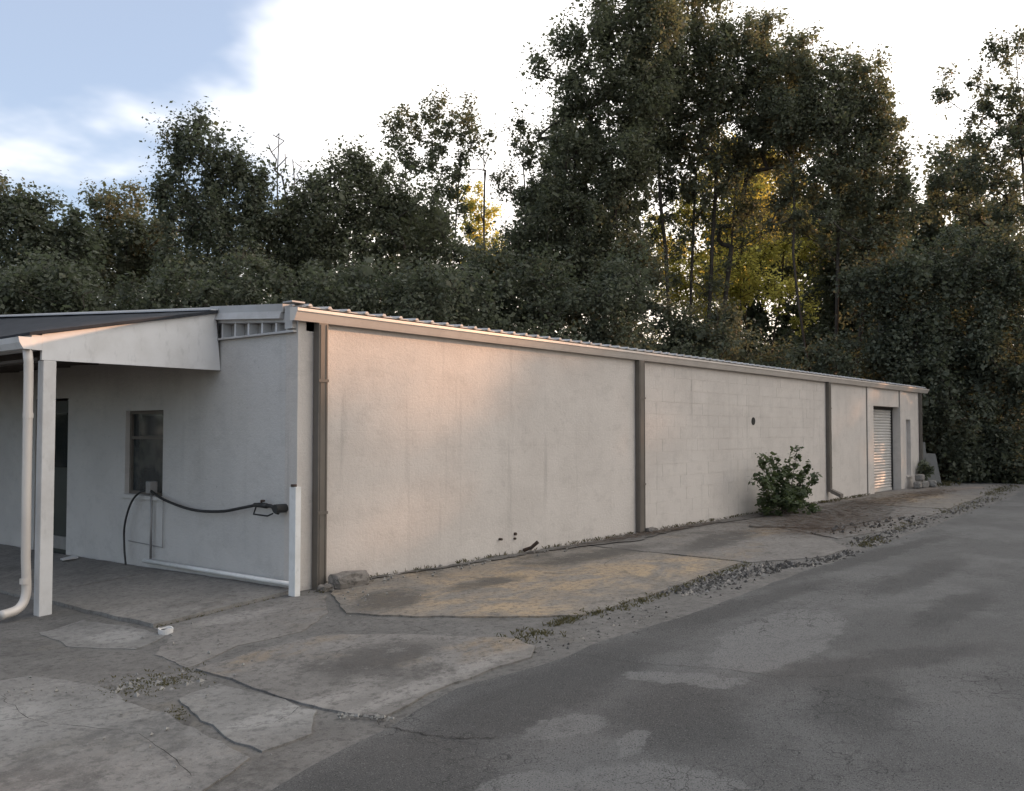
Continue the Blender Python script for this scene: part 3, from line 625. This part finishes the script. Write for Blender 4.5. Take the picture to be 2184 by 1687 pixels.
MB().tube([(-.08, .48, .85), (-.08, .48, .88), (-.08, .43, .88)], .012, 6).build('lever', m_iron, vl)
# cut pipe end standing proud of the concrete
n = 20; mb = MB()
for z, r in ((-.11, .058), (-.055, .062), (-.055, .052), (-.075, .048)):
    for j in range(n): a = 2 * math.pi * j / n; mb.v.append((-1.60 + math.cos(a) * r, -.36 + math.sin(a) * r, z + (.006 * math.sin(3 * a) if z > -.1 else 0)))
for k in range(3):
    for j in range(n): mb.f.append((k * n + j, k * n + (j + 1) % n, (k + 1) * n + (j + 1) % n, (k + 1) * n + j))
mb.f.append(tuple(3 * n + j for j in range(n)))
o = mb.build('pipe_end', m_post, smooth=False); tag(o, 'short cut white pipe end standing open on the concrete beside the carport slab', 'pipe')
MB().tube([(-1.60, -.36, -.0745), (-1.60, -.36, -.069)], .047, 16).build('pipe_dirt', m_crack, o)  # near-black disc set inside the open pipe
# broken concrete chunk at the foot of the wall
def rock(name, x0, x1, y0, y1, z0, z1, mat, jit, seed, parent=None):
    bm = bmesh.new(); bmesh.ops.create_cube(bm, size=1); bmesh.ops.subdivide_edges(bm, edges=bm.edges[:], cuts=3, use_grid_fill=True)
    rn = random.Random(seed)
    for vv in bm.verts:
        c = vv.co; k = 1 - .10 * max(0, (abs(c.x) > .49) + (abs(c.y) > .49) + (abs(c.z) > .49) - 1)
        vv.co = Vector((x0 + (c.x * k + .5) * (x1 - x0), y0 + (c.y * k + .5) * (y1 - y0), z0 + (c.z * k + .5) * (z1 - z0))) + Vector((rn.uniform(-jit, jit), rn.uniform(-jit, jit), rn.uniform(-jit, jit)))
    me = bpy.data.meshes.new(name); bm.to_mesh(me); bm.free(); return link(name, me, mat, parent, (0, 0, 0) if parent else None)
o = rock('concrete_chunk', .26, .70, -.34, -.14, -.02, .15, m_chunk, .010, 3); tag(o, 'broken brown concrete chunk lying against the wall by the first downspout', 'rubble')
o = rock('stone', .13, .27, -.27, -.15, -.02, .05, m_chunk, .012, 6); tag(o, 'small stone lying between the first downspout and the broken chunk', 'rubble')
o = rock('stone', 6.58, 6.80, -.20, -.06, .0, .075, m_chunk, .014, 8); tag(o, 'dark lump of concrete at the foot of the second downspout', 'rubble')
o = MB().hexa([(-.36, 4.28, -.045), (-.14, 4.34, -.045), (-.16, 4.46, -.045), (-.34, 4.40, -.045), (-.36, 4.28, -.035), (-.14, 4.34, -.022), (-.16, 4.46, -.018), (-.34, 4.40, -.03)]).build('paper_scrap', m_white)
tag(o, 'pale scrap lying on the carport floor by the end wall', 'scrap')
# blocks and sheets at the far end
for i, (x, y, z, a, lb) in enumerate([(20.75, -.30, 0, .12, 'grey concrete block on the ground just right of the roll-up door'), (21.15, -.33, 0, -.2, 'grey concrete block second in the row right of the roll-up door'),
                                      (21.62, -.45, 0, .4, 'grey concrete block lying nearest the far corner of the warehouse'), (20.98, -.29, .195, .05, 'grey concrete block resting on top of two others by the narrow window')]):
    o = rock('loose_block', -.2, .2, -.1, .1, 0, .19, m_cblk, .006, 20 + i); o.location = (x, y, z + .008); o.rotation_euler.z = a
    tag(o, lb, 'block', 'loose blocks at the far end')
for i, (x, y, hgt, wd, lean, lb) in enumerate([(22.35, .10, 1.32, .62, .16, 'taller grey sheet leaning at the far corner of the warehouse'), (22.95, -.05, .95, .75, .30, 'lower grey sheet leaning in front of the taller sheet at the far corner')]):
    o = MB().hexa([(-wd / 2, 0, 0), (wd / 2, 0, 0), (wd / 2, .03, 0), (-wd / 2, .03, 0), (-wd / 2, lean, hgt), (wd / 2, lean, hgt * .96), (wd / 2, lean + .03, hgt * .96), (-wd / 2, lean + .03, hgt)]).build('leaning_sheet', m_sheet)
    o.location = (x, y, 0); o.rotation_euler.z = -.75; tag(o, lb, 'sheet', 'sheets leaning at the far end')

# ------------------------------------------------------------------ vegetation
def at(u, v, w):
    """point seen at (u, v) of the 2184-wide photograph, w metres ahead of the camera"""
    fw = Vector((math.cos(PITCH) * math.cos(YAW), math.cos(PITCH) * math.sin(YAW), math.sin(PITCH))); r = Vector((math.sin(YAW), -math.cos(YAW), 0)); up = r.cross(fw)
    return Vector(CAM) + (fw + r * ((u - 1117) / FPX) - up * ((v - 853) / FPX)) * w
def leaf_mesh(name, cen, n_each, spread_, size, seed, mat, flat=.35, upright=1.0, tone=None):
    """rhombic leaves gathered in clumps: cen (N,3), leaves per clump, clump radius, leaf length"""
    rn = np.random.RandomState(seed); N = len(cen)
    cnt = np.maximum(4, (n_each * rn.uniform(.55, 1.45, N)).astype(int)); idx = np.repeat(np.arange(N), cnt); T = len(idx)
    sp = (spread_ * rn.uniform(.5, 1.45, N))[idx]
    d = rn.normal(size=(T, 3)); d /= np.linalg.norm(d, axis=1, keepdims=True); d *= (rn.rand(T, 1) ** .62)
    d[:, 2] *= upright
    # each clump has its own squash direction so outlines stay ragged
    sq = rn.uniform(.55, 1.2, (N, 3))[idx]
    P = cen[idx] + d * sq * sp[:, None]
    nrm = rn.normal(size=(T, 3)); nrm[:, 2] = np.abs(nrm[:, 2]) + flat; nrm += d * .6; nrm /= np.linalg.norm(nrm, axis=1, keepdims=True)
    t = rn.normal(size=(T, 3)); t -= nrm * (t * nrm).sum(1, keepdims=True); t /= np.linalg.norm(t, axis=1, keepdims=True)
    b = np.cross(nrm, t); L = (size * np.exp(rn.normal(0, .36, T)))[:, None]; Wd = L * rn.uniform(.28, .42, (T, 1))
    V = np.empty((T, 4, 3)); V[:, 0] = P - t * L * .5; V[:, 1] = P + b * Wd - nrm * L * .05; V[:, 2] = P + t * L * .5 - nrm * L * .12; V[:, 3] = P - b * Wd - nrm * L * .05
    me = bpy.data.meshes.new(name); me.vertices.add(T * 4); me.vertices.foreach_set('co', V.astype('f').ravel())
    me.loops.add(T * 4); me.loops.foreach_set('vertex_index', np.arange(T * 4, dtype='i'))
    me.polygons.add(T); me.polygons.foreach_set('loop_start', np.arange(0, T * 4, 4, dtype='i')); me.polygons.foreach_set('loop_total', np.full(T, 4, 'i'))
    me.update(calc_edges=True)
    ct = rn.rand(N)[idx]; K = np.ones((T, 4, 4), 'f')
    K[:, :, 0] = np.clip(.55 * ct + .45 * rn.rand(T), 0, 1)[:, None]; K[:, :, 1] = (np.clip(.6 * rn.rand(N)[idx] + .4 * rn.rand(T), 0, 1) if tone is None else np.clip(tone + .3 * rn.normal(size=T), 0, 1))[:, None]
    ca = me.color_attributes.new('rnd', 'FLOAT_COLOR', 'POINT'); ca.data.foreach_set('color', K.ravel())
    me.materials.append(mat); return me
def skeleton(base, axis_top, cen, seed, tip=.010, up_bias=.9, wob=.14, nodes=9, r_min=0, extra=(), twig=0):
    """grow limbs: every clump joins the nearest older node that lies below it; thickness adds up towards the foot"""
    rn = np.random.RandomState(seed); base = np.array(base); top_ = np.array(axis_top)
    pts = []; par = []
    w1 = rn.normal(0, wob, 3)
    for i in range(nodes):
        t = i / (nodes - 1); p = base + (top_ - base) * t; p[:2] += (w1[:2] * math.sin(t * 3.0) + rn.normal(0, wob * .25, 2)) * (0 if i == 0 else 1)
        pts.append(p); par.append(i - 1)
    for e_ in extra:                        # further stems leave the foot at once
        e_ = np.array(e_); last = 0; w2 = rn.normal(0, wob, 2)
        for i in range(1, nodes):
            t = i / (nodes - 1); p = base + (e_ - base) * t; p[:2] += w2 * math.sin(t * 3.0) + (e_ - base)[:2] * (.25 * math.sin(t * math.pi)) + rn.normal(0, wob * .2, 2)
            pts.append(p); par.append(last); last = len(pts) - 1
    order = np.argsort(np.linalg.norm(cen - base, axis=1))
    for k in order:
        c = cen[k]; Pn = np.array(pts); dv = c - Pn; dist = np.linalg.norm(dv, axis=1)
        cost = dist + up_bias * np.maximum(0, -(dv[:, 2]) + .35 * np.linalg.norm(dv[:, :2], axis=1)); cost[:2] += 50
        j = int(np.argmin(cost)); D = dist[j]
        if D > .8:
            m = max(1, int(D / .9)); last = j
            for q in range(1, m + 1):
                t = q / (m + 1); p = Pn[j] + dv[j] * t + rn.normal(0, .06 * D ** .5, 3); p[2] -= .10 * D * math.sin(t * math.pi) * .6
                pts.append(p); par.append(last); last = len(pts) - 1
            j = last
        pts.append(c); par.append(j)
    n = len(pts); a = np.full(n, 0.)
    kids = [0] * n
    for i in range(n):
        if par[i] >= 0: kids[par[i]] += 1
    for i in range(n - 1, -1, -1):
        if kids[i] == 0: a[i] = tip ** 2.2
        if par[i] >= 0: a[par[i]] += a[i]
    rad = np.maximum(a ** (1 / 2.2), r_min)
    V = []; F = []
    if twig:                                # short twigs carrying the leaves of every clump
        for c in cen:
            for q in range(5):
                d = rn.normal(size=3); d[2] = abs(d[2]) * .8; d *= twig * rn.uniform(.5, 1.1) / np.linalg.norm(d); k = len(V)
                o_ = np.cross(d, (.3, .5, .8)); o_ *= .008 / (np.linalg.norm(o_) + 1e-6); o2 = np.cross(d, o_); o2 *= .008 / (np.linalg.norm(o2) + 1e-6)
                V += [tuple(c + o_), tuple(c - o_ * .5 + o2), tuple(c - o_ * .5 - o2), tuple(c + d)]; F += [(k, k + 1, k + 3), (k + 1, k + 2, k + 3), (k + 2, k, k + 3)]
    for i in range(1, n):
        j = par[i]
        if j < 0: continue
        A = Vector(pts[j]); B = Vector(pts[i]); d = B - A
        if d.length < 1e-4: continue
        r1 = rad[i]; r0 = min(rad[j], r1 * 1.35); s = 8 if r1 > .08 else (5 if r1 > .025 else 3)
        d.normalize(); u_ = d.orthogonal().normalized(); w_ = d.cross(u_); k = len(V)
        for (p, r_) in ((A - d * r0 * .3, r0), (B, r1)):
            for q in range(s):
                an = 6.2832 * q / s; V.append(tuple(p + (u_ * math.cos(an) + w_ * math.sin(an)) * r_))
        F += [(k + q, k + (q + 1) % s, k + s + (q + 1) % s, k + s + q) for q in range(s)]
    me = bpy.data.meshes.new('trunk'); me.from_pydata(V, [], F); me.shade_smooth(); return me
def lobes_to_centres(lobes, seed, shell=2.0):
    rn = np.random.RandomState(seed); out_ = []
    for (c, rx, rz, n) in lobes:
        d = rn.normal(size=(n, 3)); d /= np.linalg.norm(d, axis=1, keepdims=True); d *= rn.rand(n, 1) ** (1 / shell)
        out_.append(np.array(c) + d * (rx, rx, rz))
    return np.concatenate(out_)
def tree(name, label, cat, w, foot_u, lobes, seed, leaf=m_leafA, clump=.55, per=60, size=.13, group='trees behind the warehouse', top_v=None, dens=1.0, tip=.011, bark=None, upright=1.1, dw=0., shell=2.4, flat=.35, stems=()):
    """lobes: (u, v, half width, half height) of the photograph at distance w, turned into ellipsoids in metres"""
    k = w / FPX; L = []
    for i, lb in enumerate(lobes):
        u, v_, ru, rv = lb[:4]; dn = lb[4] if len(lb) > 4 else 1.0
        rn = random.Random(seed * 31 + i); dd_ = rn.uniform(-.5, .5) * dw
        c = at(u, v_, w + dd_); vol = max(ru * k, .5) ** 2 * max(rv * k, .5)
        n = max(4, int(dens * dn * 17.0 * (ru * k * rv * k) ** .92 * (1.0 + .15 * ru * k)))
        L.append((tuple(c), ru * k * .93, rv * k * .93, n))
    cen = lobes_to_centres(L, seed, shell)
    f = at(foot_u, 919, w); base = (f.x, f.y, -.15)
    tv = top_v if top_v is not None else min(l[1] for l in lobes)
    tp = at(foot_u * .5 + .5 * np.mean([l[0] for l in lobes]), tv, w)
    root = empty(name, base); tag(root, label, cat, group)
    me = skeleton(base, tuple(tp), cen, seed, tip, extra=[tuple(at(a_, b_, w)) for a_, b_ in stems], twig=clump); link('trunk', me, bark or m_bark, root, (0, 0, 0))
    cm_ = leaf_mesh('crown', cen, int(per * 2.5), clump * 1.04, size * .75, seed + 1, leaf, upright=upright, flat=flat); link('crown', cm_, leaf, root, (0, 0, 0))
    return root

G1 = 'trees behind the warehouse'
tree('round_tree', 'low dark leafy tree at the far left edge of the sky', 'tree', 27, 60, [(40, 490, 90, 80), (110, 520, 80, 70), (-30, 440, 80, 90), (60, 600, 150, 90), (75, 445, 45, 40), (150, 500, 60, 50)], 11, m_leafB, .55, 60, .13, dens=1.3)
tree('round_tree', 'low spreading tree with yellowish tips second from the left', 'tree', 30, 250, [(250, 440, 62, 52), (200, 490, 65, 55), (310, 500, 70, 60), (240, 580, 130, 90), (170, 560, 70, 60), (330, 560, 90, 80)], 12, m_leafA, .5, 60, .12, dens=1.3)
tree('pointed_tree', 'tall dense tree with ragged pointed top standing against the blue sky', 'tree', 26, 450, [(420, 290, 34, 52), (385, 330, 50, 60), (450, 350, 70, 80), (375, 410, 55, 60), (500, 370, 45, 70), (545, 400, 45, 70), (450, 450, 110, 80), (560, 470, 55, 70), (470, 560, 150, 100)], 13, m_leafB, .48, 62, .115, upright=1.5, dens=1.3)
tree('leafy_tree', 'broad dark tree left of the tall thin-leaved tree', 'tree', 27, 740, [(760, 370, 70, 60), (700, 400, 60, 60), (820, 400, 60, 70), (660, 440, 60, 60), (750, 470, 130, 90), (880, 480, 80, 90), (640, 540, 90, 100), (760, 590, 180, 110), (950, 560, 90, 80), (600, 480, 50, 60)], 14, m_leafA, .5, 60, .115, upright=1.3, dens=1.35)
tree('thin_tree', 'tall thin-leaved tree with slender visible stems against the white sky', 'tree', 32, 915, [(850, 260, 48, 50, .55), (915, 280, 50, 70, .6), (985, 250, 50, 55, .55), (940, 230, 40, 35, .5), (1010, 300, 40, 50, .45), (930, 370, 80, 60, .5), (860, 340, 60, 50, .5), (990, 400, 50, 50, .35), (900, 480, 110, 80, .7)], 15, m_leafA, .42, 40, .12, dens=1.7, top_v=300, tip=.008, stems=[(985, 290), (860, 300)])
tree('thin_tree', 'small ragged tree between the thin-leaved tree and the largest tree', 'tree', 31, 1110, [(1100, 255, 26, 42, .7), (1120, 320, 50, 55), (1085, 390, 40, 60), (1150, 400, 60, 70), (1100, 480, 60, 70, .7)], 16, m_leafA, .42, 45, .11)
tree('large_tree', 'largest tree, its left crown with stray twigs reaching out over the sky', 'tree', 30, 1310, [(1300, 90, 95, 85), (1225, 110, 40, 60, .8), (1195, 85, 18, 28), (1150, 140, 16, 34, .7), (1400, 70, 90, 80), (1330, 0, 110, 60), (1240, 220, 70, 80), (1340, 210, 110, 90), (1210, 330, 80, 90), (1310, 350, 110, 90), (1170, 440, 90, 70), (1280, 470, 110, 90), (1130, 520, 90, 70), (1240, 570, 120, 80), (1350, 560, 80, 70, .8)], 17, m_leafA, .55, 66, .125, dens=1.15)
tree('leafy_tree', 'grey-green tree filling in behind the left side of the largest tree', 'tree', 36, 1230, [(1230, 330, 90, 90), (1320, 420, 90, 90), (1180, 460, 80, 80), (1260, 560, 120, 80), (1370, 330, 60, 90, .8), (1120, 580, 70, 60)], 29, m_leafA, .55, 60, .13)
tree('large_tree', 'tall tree with airy lower crown and several stems showing yellow light', 'tree', 33, 1480, [(1480, 70, 110, 90, 1.2), (1460, -10, 110, 60), (1560, 130, 120, 90, 1.2), (1450, 180, 100, 80, 1.2), (1560, 230, 120, 70, 1.2), (1650, 180, 80, 100, 1.3), (1690, 260, 70, 80, 1.2), (1400, 290, 80, 70, 1.1), (1620, 80, 70, 60, 1.1), (1390, 180, 90, 110, 1.1), (1660, 300, 80, 70, 1.1), (1460, 290, 100, 70, 1.1), (1570, 320, 110, 70, 1.0), (1430, 390, 80, 60, .8), (1530, 420, 110, 60, .75), (1430, 500, 90, 50, .5), (1590, 490, 80, 50, .5), (1500, 590, 100, 40, .3)], 18, m_leafA, .52, 60, .125, top_v=150, tip=.012, stems=[(1400, 250), (1580, 230), (1530, 330)])
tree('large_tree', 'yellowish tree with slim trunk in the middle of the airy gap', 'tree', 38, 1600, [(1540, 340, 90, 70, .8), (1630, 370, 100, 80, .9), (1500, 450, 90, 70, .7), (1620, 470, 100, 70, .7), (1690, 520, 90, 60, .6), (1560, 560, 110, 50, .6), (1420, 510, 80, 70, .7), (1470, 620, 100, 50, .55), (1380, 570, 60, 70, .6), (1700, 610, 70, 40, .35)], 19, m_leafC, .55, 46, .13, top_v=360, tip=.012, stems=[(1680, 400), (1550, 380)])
tree('large_tree', 'tall rounded tree forming the right shoulder of the big crowns', 'tree', 31, 1780, [(1710, 130, 75, 70), (1790, 190, 75, 80), (1850, 190, 60, 70), (1880, 280, 60, 80), (1750, 260, 110, 80), (1680, 230, 80, 90, 1.2), (1820, 280, 90, 80, 1.1), (1840, 370, 100, 80), (1740, 380, 100, 70, .9), (1900, 430, 60, 80), (1800, 480, 110, 70, .9), (1690, 460, 80, 50, .6), (1880, 520, 70, 60)], 20, m_leafA, .52, 64, .12, tip=.011, dens=1.15, stems=[(1700, 260), (1860, 300)])
tree('leafy_tree', 'open-crowned tree at the right edge with sky between its sprays', 'tree', 31, 2230, [(2110, 130, 45, 40, .6), (2050, 170, 45, 34, .55), (2160, 100, 50, 60, .6), (2120, 220, 80, 45, .75), (2060, 280, 50, 36, .6), (2130, 330, 90, 60), (2060, 390, 80, 60), (2190, 250, 80, 100), (2150, 440, 110, 80), (2000, 420, 50, 60, .8), (2010, 210, 16, 18, .6)], 21, m_leafB, .44, 46, .12)
tree('leafy_tree', 'dense dark vine-covered tree mass at the right beyond the warehouse corner', 'tree', 29, 2010, [(1930, 600, 110, 90), (2060, 570, 110, 90), (2180, 560, 100, 100), (1905, 720, 100, 110), (2000, 730, 140, 130), (2140, 740, 130, 140), (1850, 610, 50, 60, .8), (2030, 900, 140, 130), (2150, 920, 120, 130), (1930, 850, 110, 130), (2050, 985, 130, 60), (2170, 985, 120, 60), (2010, 960, 60, 70)], 22, m_leafB, .6, 70, .13, dens=1.2)
tree('leafy_tree', 'dark understory tree just above the middle of the metal roof', 'tree', 26, 1160, [(1050, 620, 120, 90), (1180, 640, 120, 80), (1300, 670, 110, 80), (1120, 740, 200, 70), (1330, 600, 80, 70, .8)], 23, m_leafB, .55, 70, .125, dens=1.15)
tree('leafy_tree', 'dark understory tree above the roof behind the end wall', 'tree', 23, 640, [(560, 620, 120, 80), (700, 640, 120, 80), (860, 640, 130, 80), (640, 720, 200, 60), (960, 640, 100, 80)], 24, m_leafB, .55, 70, .12, dens=1.15)
tree('leafy_tree', 'dark understory tree above the carport roof', 'tree', 22, 220, [(60, 620, 130, 90), (220, 640, 130, 80), (380, 640, 120, 80), (240, 720, 220, 60), (-40, 700, 120, 90)], 25, m_leafB, .55, 70, .12, dens=1.15)
tree('leafy_tree', 'low bushy tree under the sunlit gap right of the middle', 'tree', 29, 1500, [(1420, 700, 100, 55), (1530, 720, 90, 55), (1400, 630, 55, 50, .6), (1640, 780, 100, 38), (1560, 670, 45, 35, .35), (1770, 780, 80, 60), (1500, 775, 160, 55)], 26, m_leafB, .5, 66, .12, dens=1.1)
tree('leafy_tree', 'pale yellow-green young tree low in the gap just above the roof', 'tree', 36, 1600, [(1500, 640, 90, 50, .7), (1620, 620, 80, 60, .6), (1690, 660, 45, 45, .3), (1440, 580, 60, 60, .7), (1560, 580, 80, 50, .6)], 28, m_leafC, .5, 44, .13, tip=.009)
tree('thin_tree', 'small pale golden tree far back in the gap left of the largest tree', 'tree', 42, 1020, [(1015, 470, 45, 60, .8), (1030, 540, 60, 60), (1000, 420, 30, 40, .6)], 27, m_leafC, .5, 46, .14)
# dead snags
def snag(label, w, u, v0, seed, spread=30, n=14):
    rn = np.random.RandomState(seed); k = w / FPX; f = at(u, 919, w); base = (f.x, f.y, -.15); tp = at(u, v0, w)
    cen = np.array([tuple(at(u + rn.normal(0, spread), v0 + abs(rn.normal(0, 70)), w + rn.normal(0, .5))) for _ in range(n)])
    root = empty('dead_tree', base); tag(root, label, 'dead tree', 'dead trees against the sky')
    link('trunk', skeleton(base, tuple(tp), cen, seed, .016, 3.0, .12), m_dead, root, (0, 0, 0))
snag('bare dead tree right of the pointed tree', 27, 592, 285, 41, 14, 12)
snag('smaller bare dead stem next to the taller dead tree', 28, 628, 340, 42, 10, 7)
snag('bare branching stem between the thin-leaved tree and the largest tree', 33, 1030, 300, 43, 24, 12)
# unseen trees added to screen sun and sky off the walls, plus woods behind
rs = random.Random(5)
side = [(34, -21.4, 14), (34.5, -17.3, 12.5), (34, -14.2, 11.8), (34, -11.6, 11.1), (33.5, -7.8, 12.5), (38.5, -18.4, 12.8), (38, -16.0, 12.2), (38, -13.8, 11.7), (38, -11.2, 11.8), (-7.5, 12, 8), (-4.5, 15, 11), (37.5, 2.5, 15), (33.5, 5.5, 13), (42, 9, 17), (46, -1, 13), (37, 12, 16)]  # unseen right rows shape sunlight on the long wall; left pair shades the end wall
SIDE_LABELS = ['tree at the far end of the row past the right edge of the view', 'bushy tree next to last in the row past the right edge', 'lower tree in the middle of the row past the right edge', 'lowest tree of the row past the right edge', 'tree just past the right edge of the view beyond the road', 'second-row tree farthest past the right edge', 'second-row tree behind the bushy one past the right edge', 'second-row tree behind the lower ones past the right edge', 'second-row tree nearest the right edge of the view', 'tree past the left edge of the view behind the carport', 'tree past the left edge of the view behind the end of the warehouse',
               'tall tree of the wood behind the vine-covered mass', 'tree close behind the far corner of the warehouse', 'tallest tree of the wood behind the far corner', 'tree farthest along the road past the right edge', 'tall tree behind the warehouse far end deep in the wood']
protoC = None
for i, (x, y, h_) in enumerate(side):
    if protoC is None:
        L = [((0, 0, 7.5), 3.0, 3.2, 120), ((1.2, .8, 10.5), 2.2, 2.4, 70), ((-1.2, -.6, 10), 2.0, 2.4, 60), ((.2, 1.6, 5), 2.6, 2.2, 70), ((-.5, -1.6, 4.5), 2.6, 2.4, 70), ((0, 0, 13), 1.4, 1.6, 30), ((.5, 0, 2.2), 2.6, 1.8, 60)]
        cen = lobes_to_centres(L, 77); protoC = (skeleton((0, 0, -.1), (0, 0, 11), cen, 77, .012), leaf_mesh('crown', cen, 110, .62, .16, 78, m_leafB))
    root = empty('roadside_tree', (x, y, -.1)); tag(root, SIDE_LABELS[i], 'tree', 'woods around the warehouse')
    s = h_ / 14.5; root.scale = (s, s, s); root.rotation_euler.z = rs.uniform(0, 6.28)
    for nm, me, mt in (('trunk', protoC[0], m_bark), ('crown', protoC[1], m_leafB)):
        o = link(nm, me, mt); o.parent = root
# far woods behind everything, one mass
rn = np.random.RandomState(9); cen = []
for i in range(1500):
    u = rn.uniform(-120, 2320); w = rn.uniform(40, 56)
    lim = 500 if u < 330 else (460 if u < 960 else (600 if u < 1070 else (520 if u < 1350 else (735 if u < 1760 else 520))))
    v_ = rn.uniform(lim, 900); cen.append(tuple(at(u, v_, w)))
o = link('far_woods', leaf_mesh('far_woods', np.array(cen), 60, 1.3, .26, 10, m_leafB), m_leafB); tag(o, 'dark mass of far woods closing the view between the nearer trees', None, None, 'stuff')

# shrub against the wall: upright leafy shoots over a dense foot
sh = empty('wall_shrub', (11.0, -.55, 0)); tag(sh, 'leafy green shrub with upright shoots growing against the wall', 'shrub')
rn = np.random.RandomState(31); cen = []; stem = MB()
for (u, h_) in ((1628, 1.12), (1656, 1.10), (1680, .92), (1700, 1.24), (1722, .92), (1742, .70), (1615, .80), (1668, .75), (1708, .7), (1642, .95)):
    tpt = at(u, 1000, 17.6); x = tpt.x; y = min(-.12, -.55 + rn.normal(0, .12))
    x = tpt.x + (y - tpt.y) * (tpt.x - CAM[0]) / (tpt.y - CAM[1]); b = (11.0 + rn.normal(0, .12), -.5 + rn.normal(0, .06), 0)
    path = catmull([b, ((b[0] * .4 + x * .6), (b[1] + y) / 2, h_ * .45), (x, y, h_)], 6)
    stem.tube(path, [.012 - .008 * i / (len(path) - 1) for i in range(len(path))], 5)
    for p in path[4:]: cen += [tuple(p + Vector(rn.normal(0, .03, 3))) for _ in range(1)]
stem.build('stems', m_bark, sh)
for _ in range(52):
    a = rn.rand() * 6.28; r_ = rn.rand() ** .5
    cen.append((11.0 + math.cos(a) * .95 * r_, min(-.1, -.55 + math.sin(a) * .45 * r_), .06 + .62 * rn.rand() * (1 - .55 * r_)))
link('foliage', leaf_mesh('foliage', np.array(cen), 28, .13, .075, 32, m_leafD, flat=.8), m_leafD, sh, (0, 0, 0))
sh2 = empty('corner_shrub', (21.9, -.15, 0)); tag(sh2, 'small dark shrub at the far corner behind the loose blocks', 'shrub')
cen = np.array([(21.9 + rn.normal(0, .2), -.22 + rn.normal(0, .08), .25 + rn.rand() * .45) for _ in range(30)])
link('foliage', leaf_mesh('foliage', cen, 18, .14, .09, 33, m_leafB), m_leafB, sh2, (0, 0, 0))
